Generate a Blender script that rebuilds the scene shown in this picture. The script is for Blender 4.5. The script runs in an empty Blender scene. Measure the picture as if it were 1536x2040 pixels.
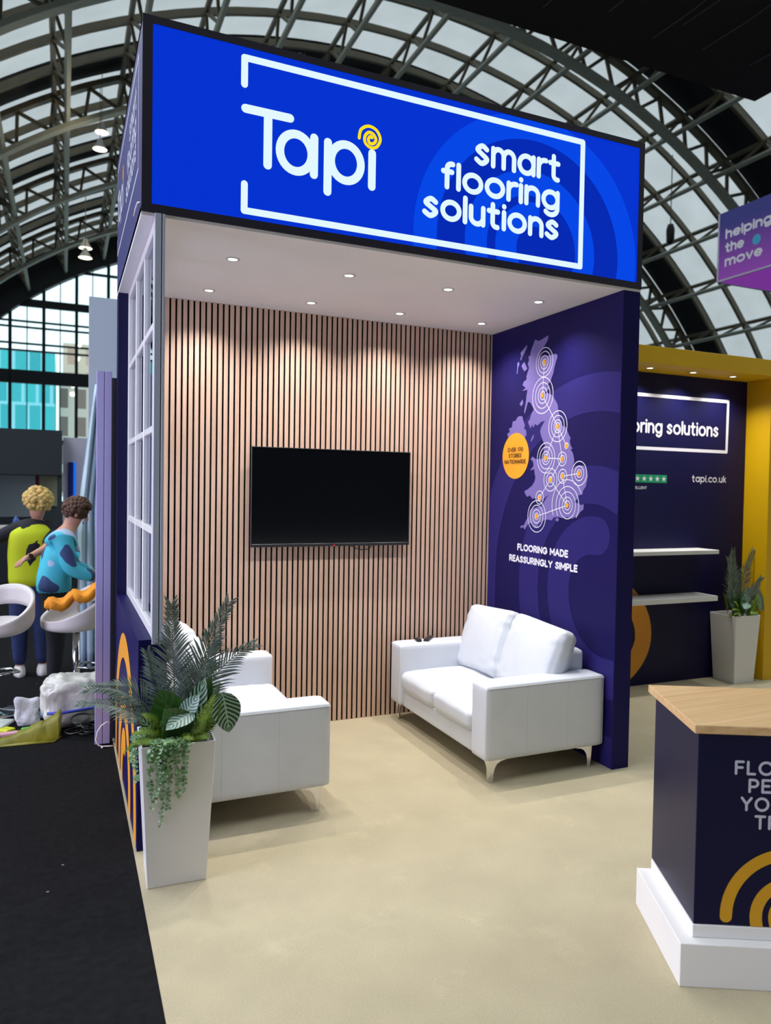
import bpy, bmesh, math, random
from mathutils import Vector, Matrix
R = math.radians
sc = bpy.context.scene
COL = sc.collection
random.seed(7)

# ------------------------------------------------------------------ camera
CAM_LOC = Vector((-0.3273, -3.8459, 1.7824))
YAW, PITCH, ROLL = 0.42983, -0.028952, 0.017633
cy_, sy_ = math.cos(YAW), math.sin(YAW)
cp_, sp_ = math.cos(PITCH), math.sin(PITCH)
fwd = Vector((sy_ * cp_, cy_ * cp_, sp_))
rt0 = Vector((cy_, -sy_, 0)); up0 = rt0.cross(fwd)
rt = math.cos(ROLL) * rt0 + math.sin(ROLL) * up0
up = -math.sin(ROLL) * rt0 + math.cos(ROLL) * up0
cd = bpy.data.cameras.new('camera')
cam = bpy.data.objects.new('camera', cd); COL.objects.link(cam)
m3 = Matrix((rt, up, -fwd)).transposed()
cam.matrix_world = Matrix.Translation(CAM_LOC) @ m3.to_4x4()
cd.sensor_fit = 'AUTO'; cd.sensor_width = 36.0
cd.lens = 1518.75 / 2040 * 36.0
cd.shift_x = -54.55 / 2040; cd.shift_y = -4.49 / 2040
cd.clip_start = 0.05; cd.clip_end = 400
cd.dof.use_dof = True; cd.dof.focus_distance = 4.1
cd.dof.aperture_fstop = 2.6
sc.camera = cam

# ------------------------------------------------------------------ world, lights, exposure
sc.view_settings.view_transform = 'Standard'
sc.view_settings.look = 'None'
sc.view_settings.gamma = 1.0
sc.view_settings.use_curve_mapping = False
sc.view_settings.exposure = 0.0
world = bpy.data.worlds.new('hall_sky'); sc.world = world
world.use_nodes = True
wn = world.node_tree
bg = wn.nodes['Background']
bg.inputs['Color'].default_value = (0.84, 0.93, 0.96, 1)
bg.inputs['Strength'].default_value = 1.75
sc.cycles.max_bounces = 8
sc.cycles.sample_clamp_indirect = 6.0
SPOT_W = 62.0
SPOT_COL = (1.0, 0.97, 0.95)

# violet-white stand lighting of the neighbour on the left
al = bpy.data.lights.new('neighbour_stand_light', 'AREA'); al.shape = 'RECTANGLE'; al.size = 3.0; al.size_y = 2.2
al.energy = 270; al.color = (0.74, 0.70, 1.0)
alo = bpy.data.objects.new('neighbour_stand_light', al); COL.objects.link(alo)
alo.location = (-5.2, -.6, 2.0); alo.rotation_euler = (0, R(-90), 0)
# unseen overhead fill added to brighten the dim aisle on the left
a2 = bpy.data.lights.new('aisle_fill', 'AREA'); a2.shape = 'RECTANGLE'; a2.size = 3.5; a2.size_y = 7.0
a2.energy = 340; a2.color = (0.9, 0.96, 1.0)
a2o = bpy.data.objects.new('aisle_fill', a2); COL.objects.link(a2o)
a2o.location = (-4.6, 5.0, 8.5); a2o.rotation_euler = (0, R(-18), 0)
# ------------------------------------------------------------------ colours and materials
def lin(c):
    def f(v):
        v = v / 255.0
        return v / 12.92 if v <= 0.04045 else ((v + 0.055) / 1.055) ** 2.4
    return (f(c[0]), f(c[1]), f(c[2]), 1.0)

def mat(name, rgb, rough=0.5, metal=0.0, var=0.0, scale=8.0, bump=0.0, bscale=60.0, coat=0.0, spec=0.5, sheen=0.0):
    m = bpy.data.materials.new(name); m.use_nodes = True
    nt = m.node_tree; b = nt.nodes['Principled BSDF']
    b.inputs['Base Color'].default_value = lin(rgb)
    b.inputs['Roughness'].default_value = rough
    b.inputs['Metallic'].default_value = metal
    b.inputs['Specular IOR Level'].default_value = spec
    b.inputs['Coat Weight'].default_value = coat
    b.inputs['Sheen Weight'].default_value = sheen
    tc = nt.nodes.new('ShaderNodeTexCoord')
    if var > 0:
        n = nt.nodes.new('ShaderNodeTexNoise'); n.inputs['Scale'].default_value = scale
        n.inputs['Detail'].default_value = 6
        nt.links.new(tc.outputs['Object'], n.inputs['Vector'])
        r = nt.nodes.new('ShaderNodeValToRGB')
        a = lin(rgb)
        r.color_ramp.elements[0].position = 0.3; r.color_ramp.elements[1].position = 0.7
        r.color_ramp.elements[0].color = (a[0] * (1 - var), a[1] * (1 - var), a[2] * (1 - var), 1)
        r.color_ramp.elements[1].color = (min(1, a[0] * (1 + var)), min(1, a[1] * (1 + var)), min(1, a[2] * (1 + var)), 1)
        nt.links.new(n.outputs['Fac'], r.inputs['Fac'])
        nt.links.new(r.outputs['Color'], b.inputs['Base Color'])
    if bump > 0:
        n2 = nt.nodes.new('ShaderNodeTexNoise'); n2.inputs['Scale'].default_value = bscale
        n2.inputs['Detail'].default_value = 4
        nt.links.new(tc.outputs['Object'], n2.inputs['Vector'])
        bp = nt.nodes.new('ShaderNodeBump'); bp.inputs['Strength'].default_value = bump
        bp.inputs['Distance'].default_value = 0.01
        nt.links.new(n2.outputs['Fac'], bp.inputs['Height'])
        nt.links.new(bp.outputs['Normal'], b.inputs['Normal'])
    return m

def emit(name, rgb, strength=1.0, add=0.0):
    m = bpy.data.materials.new(name); m.use_nodes = True
    nt = m.node_tree; b = nt.nodes['Principled BSDF']
    b.inputs['Base Color'].default_value = (0.004, 0.004, 0.005, 1)
    b.inputs['Roughness'].default_value = 0.6
    b.inputs['Specular IOR Level'].default_value = 0.03
    b.inputs['Emission Color'].default_value = lin(rgb)
    b.inputs['Emission Strength'].default_value = strength
    return m

def wood(name, a, c, axis='Z', s=1.0, rough=0.5):
    m = bpy.data.materials.new(name); m.use_nodes = True
    nt = m.node_tree; b = nt.nodes['Principled BSDF']; b.inputs['Roughness'].default_value = rough
    tc = nt.nodes.new('ShaderNodeTexCoord'); mp = nt.nodes.new('ShaderNodeMapping')
    sv = {'Z': (26 * s, 26 * s, 0.9 * s), 'X': (0.9 * s, 26 * s, 26 * s)}[axis]
    mp.inputs['Scale'].default_value = sv
    nt.links.new(tc.outputs['Object'], mp.inputs['Vector'])
    n = nt.nodes.new('ShaderNodeTexNoise'); n.inputs['Scale'].default_value = 1.6
    n.inputs['Detail'].default_value = 8; n.inputs['Distortion'].default_value = 0.6
    nt.links.new(mp.outputs['Vector'], n.inputs['Vector'])
    r = nt.nodes.new('ShaderNodeValToRGB')
    r.color_ramp.elements[0].position = 0.32; r.color_ramp.elements[1].position = 0.68
    r.color_ramp.elements[0].color = lin(a); r.color_ramp.elements[1].color = lin(c)
    nt.links.new(n.outputs['Fac'], r.inputs['Fac']); nt.links.new(r.outputs['Color'], b.inputs['Base Color'])
    return m

def glass(name, tint=(235, 245, 250), gloss=0.12, rough=0.02):
    m = bpy.data.materials.new(name); m.use_nodes = True
    nt = m.node_tree
    for n in list(nt.nodes):
        if n.type == 'BSDF_PRINCIPLED': nt.nodes.remove(n)
    out = [n for n in nt.nodes if n.type == 'OUTPUT_MATERIAL'][0]
    t = nt.nodes.new('ShaderNodeBsdfTransparent'); t.inputs['Color'].default_value = lin(tint)
    g = nt.nodes.new('ShaderNodeBsdfGlossy'); g.inputs['Roughness'].default_value = rough
    fr = nt.nodes.new('ShaderNodeFresnel'); fr.inputs['IOR'].default_value = 1.75
    mx = nt.nodes.new('ShaderNodeMixShader')
    nt.links.new(fr.outputs['Fac'], mx.inputs['Fac'])
    nt.links.new(t.outputs['BSDF'], mx.inputs[1]); nt.links.new(g.outputs['BSDF'], mx.inputs[2])
    nt.links.new(mx.outputs['Shader'], out.inputs['Surface'])
    return m

def translucent(name, rgb, trans=0.6):
    m = bpy.data.materials.new(name); m.use_nodes = True
    nt = m.node_tree
    for n in list(nt.nodes):
        if n.type == 'BSDF_PRINCIPLED': nt.nodes.remove(n)
    out = [n for n in nt.nodes if n.type == 'OUTPUT_MATERIAL'][0]
    tc = nt.nodes.new('ShaderNodeTexCoord')
    n = nt.nodes.new('ShaderNodeTexNoise'); n.inputs['Scale'].default_value = 0.5; n.inputs['Detail'].default_value = 5
    nt.links.new(tc.outputs['Object'], n.inputs['Vector'])
    r = nt.nodes.new('ShaderNodeValToRGB'); a = lin(rgb)
    r.color_ramp.elements[0].color = (a[0] * .8, a[1] * .8, a[2] * .8, 1)
    r.color_ramp.elements[1].color = (min(1, a[0] * 1.15), min(1, a[1] * 1.15), min(1, a[2] * 1.15), 1)
    nt.links.new(n.outputs['Fac'], r.inputs['Fac'])
    d = nt.nodes.new('ShaderNodeBsdfDiffuse'); t = nt.nodes.new('ShaderNodeBsdfTranslucent')
    nt.links.new(r.outputs['Color'], d.inputs['Color']); nt.links.new(r.outputs['Color'], t.inputs['Color'])
    mx = nt.nodes.new('ShaderNodeMixShader'); mx.inputs['Fac'].default_value = trans
    nt.links.new(d.outputs['BSDF'], mx.inputs[1]); nt.links.new(t.outputs['BSDF'], mx.inputs[2])
    nt.links.new(mx.outputs['Shader'], out.inputs['Surface'])
    return m

def leafmat(name, a, c, bands=9.0, slope=0.55, rough=0.45, sharp=0.5):
    """UV driven leaf: u across 0..1, v along 0..1, bands slanting away from the midrib"""
    m = bpy.data.materials.new(name); m.use_nodes = True
    nt = m.node_tree; b = nt.nodes['Principled BSDF']; b.inputs['Roughness'].default_value = rough
    uv = nt.nodes.new('ShaderNodeUVMap'); sx = nt.nodes.new('ShaderNodeSeparateXYZ')
    nt.links.new(uv.outputs['UV'], sx.inputs['Vector'])
    def M(op, x, y=None):
        n = nt.nodes.new('ShaderNodeMath'); n.operation = op
        for i, q in enumerate((x, y)):
            if q is None: continue
            if isinstance(q, (int, float)): n.inputs[i].default_value = q
            else: nt.links.new(q, n.inputs[i])
        return n.outputs[0]
    au = M('ABSOLUTE', M('SUBTRACT', sx.outputs['X'], 0.5))
    ph = M('SUBTRACT', sx.outputs['Y'], M('MULTIPLY', au, slope))
    s = M('SINE', M('MULTIPLY', ph, bands * 6.2832))
    f = M('ADD', M('MULTIPLY', s, sharp), 0.5)
    rib = M('LESS_THAN', au, 0.03)
    f2 = M('MAXIMUM', f, rib)
    r = nt.nodes.new('ShaderNodeValToRGB'); r.color_ramp.elements[0].color = lin(a); r.color_ramp.elements[1].color = lin(c)
    r.color_ramp.elements[0].position = 0.35; r.color_ramp.elements[1].position = 0.8
    nt.links.new(f2, r.inputs['Fac']); nt.links.new(r.outputs['Color'], b.inputs['Base Color'])
    return m

M = {}
M['carpet'] = mat('beige_carpet', (200, 187, 154), 0.95, var=0.06, scale=3.2, bump=0.7, bscale=420, sheen=0.1, spec=0.1)
def add_grain(m, scale, amt, scuff=0.0):
    nt = m.node_tree; b = nt.nodes['Principled BSDF']; src = b.inputs['Base Color'].links[0].from_socket
    tc = nt.nodes.new('ShaderNodeTexCoord')
    def layer(src, sc_, lo, hi, a, det, pos):
        n = nt.nodes.new('ShaderNodeTexNoise'); n.inputs['Scale'].default_value = sc_; n.inputs['Detail'].default_value = det; n.inputs['Roughness'].default_value = .7
        nt.links.new(tc.outputs['Object'], n.inputs['Vector'])
        r = nt.nodes.new('ShaderNodeValToRGB'); r.color_ramp.elements[0].position = pos[0]; r.color_ramp.elements[1].position = pos[1]
        r.color_ramp.elements[0].color = (lo, lo, lo, 1); r.color_ramp.elements[1].color = (hi, hi, hi, 1)
        nt.links.new(n.outputs['Fac'], r.inputs['Fac'])
        mx = nt.nodes.new('ShaderNodeMix'); mx.data_type = 'RGBA'; mx.blend_type = 'MULTIPLY'; mx.inputs['Factor'].default_value = 1
        nt.links.new(src, mx.inputs['A']); nt.links.new(r.outputs['Color'], mx.inputs['B'])
        return mx.outputs['Result']
    s = layer(src, scale, 1 - amt, 1 + amt, amt, 3, (.3, .7))
    if scuff: s = layer(s, 2.6, 1.0, 1 + scuff, scuff, 12, (.56, .7))
    nt.links.new(s, b.inputs['Base Color'])
add_grain(M['carpet'], 170, .13, .14)
M['hall_floor'] = mat('black_hall_carpet', (24, 24, 26), 0.95, var=0.25, scale=30, bump=0.4, bscale=300, spec=0.1)
M['navy'] = mat('navy_laminate', (27, 23, 78), 0.45, var=0.03, scale=3, spec=.1)
M['navy_deep'] = mat('deep_navy_laminate', (19, 18, 64), 0.45, var=0.03, scale=3, spec=.25)
M['navy_counter'] = mat('navy_counter_board', (15, 15, 52), 0.32, var=0.03, scale=3, spec=.15)
M['purple'] = mat('purple_band_print', (43, 37, 102), 0.45, var=0.03, scale=3, spec=.1)
M['lilac'] = mat('lilac_map_print', (116, 103, 168), 0.45)
M['print_white'] = mat('white_print', (232, 230, 240), 0.5)
M['print_gray'] = mat('pale_grey_print', (188, 190, 206), 0.5)
M['orange'] = mat('amber_print', (238, 160, 36), 0.45, var=0.03, scale=3)
M['mustard'] = mat('mustard_print', (205, 150, 10), 0.45, var=0.03, scale=3)
M['yellow'] = mat('yellow_paint', (226, 178, 4), 0.45, var=0.04, scale=2)
M['ink'] = mat('dark_ink', (62, 40, 30), 0.5)
M['green'] = mat('green_print', (24, 150, 104), 0.5)
M['white'] = mat('white_paint', (232, 230, 228), 0.45, var=0.02, scale=3)
M['white_gloss'] = mat('white_lacquer', (236, 234, 232), 0.3, var=0.02, scale=3)
M['soffit'] = mat('white_soffit', (242, 239, 239), 0.5, var=0.015, scale=2)
M['slat'] = wood('oak_slat', (198, 162, 140), (214, 182, 161), 'Z')
M['slat_back'] = mat('black_felt', (7, 6, 6), 0.95, spec=.1)
M['oak'] = wood('oak_worktop', (198, 158, 108), (218, 182, 134), 'X')
M['leather'] = mat('white_leather', (214, 218, 226), 0.42, var=0.03, scale=6, bump=0.12, bscale=220)
M['seam'] = mat('grey_seam', (206, 206, 208), 0.6)
M['chrome'] = mat('chrome', (225, 225, 228), 0.12, metal=1.0)
M['alu'] = mat('aluminium', (186, 194, 208), 0.4, metal=0.15)
M['frame_dark'] = mat('black_violet_frame', (30, 24, 42), 0.5)
M['black'] = mat('black_plastic', (14, 14, 16), 0.35)
M['screen'] = mat('tv_screen', (5, 6, 9), 0.1, spec=0.35)
M['led_red'] = emit('red_led', (255, 30, 50), 2.0)
M['lamp'] = emit('lamp_lens', (255, 250, 238), 6.0)
M['lamp_ring'] = mat('lamp_ring', (215, 210, 205), 0.35)
M['blue_lit'] = emit('lightbox_blue', (0, 50, 208), 1.0)
M['blue_band'] = emit('lightbox_light_blue', (0, 70, 230), 1.0)
M['blue_deep'] = emit('lightbox_deep_blue', (0, 40, 180), 1.0)
M['white_lit'] = emit('lightbox_white', (226, 248, 255), 1.0)
M['yellow_lit'] = emit('lightbox_yellow', (255, 226, 20), 1.0)
M['side_navy'] = mat('fascia_side_navy', (46, 46, 104), 0.5, var=0.03, scale=2)
M['glass'] = glass('window_glass')
M['hall_glass'] = glass('gable_glass', (225, 246, 250))
M['soil'] = mat('dark_soil', (26, 22, 18), 0.95, var=0.4, scale=40, bump=0.8, bscale=60)
M['palm'] = mat('palm_leaflet', (104, 120, 110), 0.3, var=0.35, scale=20)
M['palm_stem'] = mat('palm_stem', (92, 108, 82), 0.5)
M['broad'] = leafmat('broad_green_leaf', (50, 92, 38), (66, 110, 48), 7, 0.5, 0.36, 0.3)
M['stripe'] = leafmat('striped_leaf', (24, 54, 32), (146, 176, 146), 9, 0.5, 0.4, 0.5)
M['silver'] = leafmat('silver_leaf', (70, 104, 90), (168, 194, 178), 8, 0.5, 0.4, 0.5)
M['fern'] = mat('fern_leaf', (112, 140, 30), 0.5, var=0.35, scale=25)
M['euca'] = mat('eucalyptus_leaf', (136, 172, 122), 0.45, var=0.4, scale=30)

# ------------------------------------------------------------------ mesh helpers
class MB:
    def __init__(s):
        s.v = []; s.f = []; s.m = []; s.uv = {}
    def add(s, vs, fs, mi=0):
        o = len(s.v); s.v += [tuple(p) for p in vs]
        for f in fs:
            s.f.append(tuple(i + o for i in f)); s.m.append(mi)
        return o
    def box(s, a, b, mi=0):
        x0, y0, z0 = a; x1, y1, z1 = b
        s.add([(x0, y0, z0), (x1, y0, z0), (x1, y1, z0), (x0, y1, z0), (x0, y0, z1), (x1, y0, z1), (x1, y1, z1), (x0, y1, z1)],
              [(0, 3, 2, 1), (4, 5, 6, 7), (0, 1, 5, 4), (1, 2, 6, 5), (2, 3, 7, 6), (3, 0, 4, 7)], mi)
    def bar(s, p, q, w, h, upv=(0, 0, 1), mi=0):
        p = Vector(p); q = Vector(q); d = (q - p).normalized()
        u = Vector(upv)
        if abs(d.dot(u)) > 0.99: u = Vector((1, 0, 0))
        a = d.cross(u).normalized() * (w / 2); b = a.cross(d).normalized() * (h / 2)
        vs = [p - a - b, p + a - b, p + a + b, p - a + b, q - a - b, q + a - b, q + a + b, q - a + b]
        s.add(vs, [(0, 1, 2, 3), (7, 6, 5, 4), (0, 4, 5, 1), (1, 5, 6, 2), (2, 6, 7, 3), (3, 7, 4, 0)], mi)
    def tube(s, pts, r, n=8, mi=0, cap=True):
        pts = [Vector(p) for p in pts]; k = len(pts)
        rr = r if isinstance(r, (list, tuple)) else [r] * k
        vs = []; pa = None
        for i, p in enumerate(pts):
            d = (pts[min(i + 1, k - 1)] - pts[max(i - 1, 0)]).normalized()
            if pa is None:
                a = d.cross(Vector((0, 0, 1)))
                if a.length < 1e-3: a = d.cross(Vector((1, 0, 0)))
                a.normalize()
            else:
                a = (pa - d * pa.dot(d)).normalized()
            pa = a; b = d.cross(a)
            for j in range(n):
                t = 2 * math.pi * j / n
                vs.append(p + (a * math.cos(t) + b * math.sin(t)) * rr[i])
        fs = []
        for i in range(k - 1):
            for j in range(n):
                j2 = (j + 1) % n
                fs.append((i * n + j, i * n + j2, (i + 1) * n + j2, (i + 1) * n + j))
        if cap:
            fs.append(tuple(reversed(range(n)))); fs.append(tuple(range((k - 1) * n, k * n)))
        s.add(vs, fs, mi)
    def prism(s, poly, vec, mi=0):
        """closed solid: 3-D polygon swept along vec"""
        n = len(poly); v = Vector(vec)
        vs = [Vector(p) for p in poly] + [Vector(p) + v for p in poly]
        fs = [tuple(reversed(range(n))), tuple(range(n, 2 * n))]
        fs += [(i, (i + 1) % n, n + (i + 1) % n, n + i) for i in range(n)]
        s.add(vs, fs, mi)
    def lathe(s, prof, c=(0, 0, 0), n=24, mi=0, sx=1.0, sy=1.0):
        vs = []; k = len(prof)
        for r, z in prof:
            for j in range(n):
                t = 2 * math.pi * j / n
                vs.append((c[0] + r * sx * math.cos(t), c[1] + r * sy * math.sin(t), c[2] + z))
        fs = []
        for i in range(k - 1):
            for j in range(n):
                j2 = (j + 1) % n
                fs.append((i * n + j, i * n + j2, (i + 1) * n + j2, (i + 1) * n + j))
        fs.append(tuple(reversed(range(n)))); fs.append(tuple(range((k - 1) * n, k * n)))
        s.add(vs, fs, mi)
    def sphere(s, c, rx, ry=None, rz=None, n=14, k=9, mi=0, jit=0.0):
        ry = ry or rx; rz = rz or rx
        vs = []
        for i in range(k + 1):
            ph = math.pi * i / k
            for j in range(n):
                t = 2 * math.pi * j / n
                q = 1 + random.uniform(-jit, jit)
                vs.append((c[0] + rx * q * math.sin(ph) * math.cos(t), c[1] + ry * q * math.sin(ph) * math.sin(t), c[2] + rz * q * math.cos(ph)))
        fs = []
        for i in range(k):
            for j in range(n):
                j2 = (j + 1) % n
                fs.append((i * n + j, (i + 1) * n + j, (i + 1) * n + j2, i * n + j2))
        s.add(vs, fs, mi)
    def build(s, name, mats, parent=None, smooth=False, bevel=0.0, seg=2, subsurf=0, clip=None, fix=True):
        me = bpy.data.meshes.new(name)
        me.from_pydata(s.v, [], s.f)
        if not isinstance(mats, (list, tuple)): mats = [mats]
        for mm in mats: me.materials.append(mm)
        for p, mi in zip(me.polygons, s.m):
            p.material_index = mi; p.use_smooth = smooth
        if s.uv:
            ul = me.uv_layers.new(name='UVMap')
            for lp in me.loops:
                ul.data[lp.index].uv = s.uv.get(lp.vertex_index, (0.5, 0.5))
        if clip or fix:
            bm = bmesh.new(); bm.from_mesh(me)
            for co, no in (clip or []):
                bmesh.ops.bisect_plane(bm, geom=bm.verts[:] + bm.edges[:] + bm.faces[:], plane_co=co, plane_no=no, clear_outer=True)
            if fix and not s.uv: bmesh.ops.recalc_face_normals(bm, faces=bm.faces)
            bm.to_mesh(me); bm.free()
        o = bpy.data.objects.new(name, me); COL.objects.link(o)
        if parent is not None: o.parent = parent
        if bevel > 0:
            b = o.modifiers.new('bevel', 'BEVEL'); b.width = bevel; b.segments = seg; b.limit_method = 'ANGLE'
            b.angle_limit = R(40)
        if subsurf:
            q = o.modifiers.new('sub', 'SUBSURF'); q.levels = subsurf; q.render_levels = subsurf
        return o

def tag(o, label=None, cat=None, group=None, kind=None):
    if label: o['label'] = label
    if cat: o['category'] = cat
    if group: o['group'] = group
    if kind: o['kind'] = kind
    return o
def empty(name, loc=(0, 0, 0), rz=0.0):
    o = bpy.data.objects.new(name, None); COL.objects.link(o)
    o.location = loc; o.rotation_euler = (0, 0, rz); o.empty_display_size = 0.1
    return o
def kids(o):
    return [c for c in bpy.data.objects if c.parent is o]
def copy_tree(o, parent=None):
    c = o.copy(); COL.objects.link(c)
    c.parent = parent
    for ch in kids(o): copy_tree(ch, c)
    return c

def rbox(mb, c, size, r, n=6, puff=0.0, mi=0, rot=None, wr=0.0, seed=0):
    """rounded cushion box: grid cube pushed onto a rounded box; puff swells the big faces (local z)"""
    hx, hy, hz = [q / 2 for q in size]
    bm = bmesh.new()
    bmesh.ops.create_cube(bm, size=2.0)
    bmesh.ops.subdivide_edges(bm, edges=bm.edges[:], cuts=n * 2 - 1, use_grid_fill=True)
    rnd = random.Random(seed)
    ph = [rnd.uniform(0, 6) for _ in range(6)]
    vs = []
    for v in bm.verts:
        # denser sampling near the edges
        g = [math.copysign(abs(q) ** 0.6, q) for q in v.co]
        p = Vector((g[0] * hx, g[1] * hy, g[2] * hz))
        inner = Vector((max(-hx + r, min(hx - r, p.x)), max(-hy + r, min(hy - r, p.y)), max(-hz + r, min(hz - r, p.z))))
        d = p - inner
        if d.length > 1e-9: p = inner + d.normalized() * r
        if puff:
            k = max(0.0, (1 - g[0] ** 2)) * max(0.0, (1 - g[1] ** 2))
            p.z += math.copysign(1, g[2]) * puff * (k ** 0.5) * min(1, abs(g[2]) * 1.0)
        if wr:
            e = max(abs(g[0]), abs(g[1])) ** 3
            p.z += wr * e * (math.sin(g[0] * 19 + ph[0]) * math.sin(g[1] * 7 + ph[1]) + math.sin(g[1] * 23 + ph[2]) * .6) * (1 if g[2] > 0 else .4)
        if rot is not None: p = rot @ p
        vs.append(p + Vector(c))
    idx = {v: i for i, v in enumerate(bm.verts)}
    fs = [[idx[v] for v in f.verts] for f in bm.faces]
    bm.free()
    mb.add(vs, fs, mi)

# ------------------------------------------------------------------ strokes and lettering
def arc(cx, cy, rx, ry, a0, a1, n=14):
    return [(cx + rx * math.cos(R(a0 + (a1 - a0) * i / n)), cy + ry * math.sin(R(a0 + (a1 - a0) * i / n))) for i in range(n + 1)]
def spline(pts, n=7):
    out = []
    k = len(pts)
    for i in range(k - 1):
        p0 = pts[max(i - 1, 0)]; p1 = pts[i]; p2 = pts[i + 1]; p3 = pts[min(i + 2, k - 1)]
        for j in range(n):
            t = j / n
            out.append(tuple(0.5 * ((2 * p1[a]) + (-p0[a] + p2[a]) * t + (2 * p0[a] - 5 * p1[a] + 4 * p2[a] - p3[a]) * t * t + (-p0[a] + 3 * p1[a] - 3 * p2[a] + p3[a]) * t ** 3) for a in (0, 1)))
    out.append(tuple(pts[-1]))
    return out
# glyphs: (advance width, strokes); lower case x-height 1, ascender 1.42; capitals height 1
LC = {
 'o': (1.0, [arc(.5, .5, .5, .5, 90, 450, 28)]),
 'a': (.94, [arc(.47, .5, .47, .5, 90, 450, 28), [(.94, 1), (.94, 0)]]),
 'p': (.94, [arc(.47, .5, .47, .5, 90, 450, 28), [(0, 1), (0, -.45)]]),
 'g': (.94, [arc(.47, .5, .47, .5, 90, 450, 28), [(.94, 1), (.94, .0)] + arc(.5, 0, .44, .44, 0, -140, 12)]),
 's': (.70, [spline([(.64, .84), (.36, 1.0), (.06, .76), (.34, .53), (.66, .27), (.34, 0), (.0, .18)])]),
 'm': (1.36, [[(0, 1), (0, 0)], arc(.34, .62, .34, .38, 180, 0, 14) + [(.68, 0)], arc(1.02, .62, .34, .38, 180, 0, 14) + [(1.36, 0)]]),
 'n': (.76, [[(0, 1), (0, 0)], arc(.38, .6, .38, .4, 180, 0, 16) + [(.76, 0)]]),
 'u': (.76, [[(0, 1)] + arc(.38, .4, .38, .4, 180, 360, 16), [(.76, 1), (.76, 0)]]),
 'r': (.42, [[(0, 1), (0, 0)], arc(.42, .56, .42, .44, 180, 80, 10)]),
 't': (.60, [[(.24, 1.36), (.24, .26)] + arc(.5, .26, .26, .26, 180, 280, 8), [(0, .96), (.56, .96)]]),
 'f': (.54, [arc(.5, 1.12, .28, .28, 80, 180, 8) + [(.22, 0)], [(0, .92), (.5, .92)]]),
 'l': (.0, [[(0, 1.42), (0, 0)]]),
 'i': (.0, [[(0, 1), (0, 0)], [(0, 1.36), (0, 1.37)]]),
 'c': (.78, [arc(.5, .5, .5, .5, 48, 312, 20)]),
 'k': (.62, [[(0, 1.42), (0, 0)], [(.58, 1), (.04, .45)], [(.22, .6), (.62, 0)]]),
 'h': (.76, [[(0, 1.42), (0, 0)], arc(.38, .6, .38, .4, 180, 0, 16) + [(.76, 0)]]),
 'e': (.92, [[(.02, .5), (.92, .5)] + arc(.46, .5, .46, .5, 0, 310, 24)]),
 'v': (.76, [[(0, 1), (.38, 0), (.76, 1)]]),
 '.': (.0, [[(0, .0), (0, .01)]]),
 ' ': (.2, []),
}
UC = {
 'F': (.52, [[(.52, 1), (0, 1), (0, 0)], [(0, .52), (.46, .52)]]),
 'L': (.5, [[(0, 1), (0, 0), (.5, 0)]]),
 'O': (.96, [arc(.48, .5, .48, .5, 90, 450, 28)]),
 'R': (.6, [[(0, 0), (0, 1), (.3, 1)] + arc(.3, .73, .28, .27, 90, -90, 10) + [(0, .46)], [(.32, .46), (.6, 0)]]),
 'I': (.0, [[(0, 1), (0, 0)]]),
 'N': (.72, [[(0, 0), (0, 1), (.72, 0), (.72, 1)]]),
 'G': (.88, [arc(.46, .5, .46, .5, 42, 350, 24) + [(.9, .46), (.52, .46)]]),
 'M': (.88, [[(0, 0), (0, 1), (.44, .3), (.88, 1), (.88, 0)]]),
 'A': (.8, [[(0, 0), (.4, 1), (.8, 0)], [(.15, .34), (.65, .34)]]),
 'D': (.74, [[(0, 0), (0, 1), (.3, 1)] + arc(.28, .5, .46, .5, 90, -90, 14) + [(0, 0)]]),
 'E': (.52, [[(.54, 1), (0, 1), (0, 0), (.54, 0)], [(0, .52), (.46, .52)]]),
 'S': (.58, [spline([(.56, .86), (.3, 1.0), (.05, .77), (.3, .53), (.57, .26), (.3, 0), (.0, .17)])]),
 'U': (.7, [[(0, 1)] + arc(.35, .36, .35, .36, 180, 360, 14) + [(.7, 1)]]),
 'Y': (.74, [[(0, 1), (.37, .48), (.74, 1)], [(.37, .48), (.37, 0)]]),
 'P': (.58, [[(0, 0), (0, 1), (.3, 1)] + arc(.3, .71, .29, .29, 90, -90, 10) + [(0, .42)]]),
 'T': (.68, [[(0, 1), (.68, 1)], [(.34, 1), (.34, 0)]]),
 'C': (.8, [arc(.48, .5, .48, .5, 45, 315, 22)]),
 'V': (.76, [[(0, 1), (.38, 0), (.76, 1)]]),
 'W': (1.1, [[(0, 1), (.28, 0), (.55, .9), (.82, 0), (1.1, 1)]]),
 'X': (.7, [[(0, 1), (.7, 0)], [(0, 0), (.7, 1)]]),
 '1': (.3, [[(0, .84), (.24, 1), (.24, 0)]]),
 '7': (.58, [[(0, 1), (.58, 1), (.2, 0)]]),
 '0': (.74, [arc(.37, .5, .37, .5, 90, 450, 26)]),
 ' ': (.24, []),
}
def layout(text, font, gap=.34):
    x = 0; out = []
    for ch in text:
        w, st = font[ch]
        for q in st: out.append([(x + a, b) for a, b in q])
        x += w + gap
    return out, x - gap
def text_strokes(text, font, u0, u1, v0, h, wgt, gap=.34):
    """fit a line between u0..u1 (outer ink), baseline ink at v0, letter height h (ink)"""
    st, w = layout(text, font, gap)
    sx = (u1 - u0 - wgt) / w; sy = (h - wgt)
    return [[(u0 + wgt / 2 + a * sx, v0 + wgt / 2 + b * sy) for a, b in q] for q in st]
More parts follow.
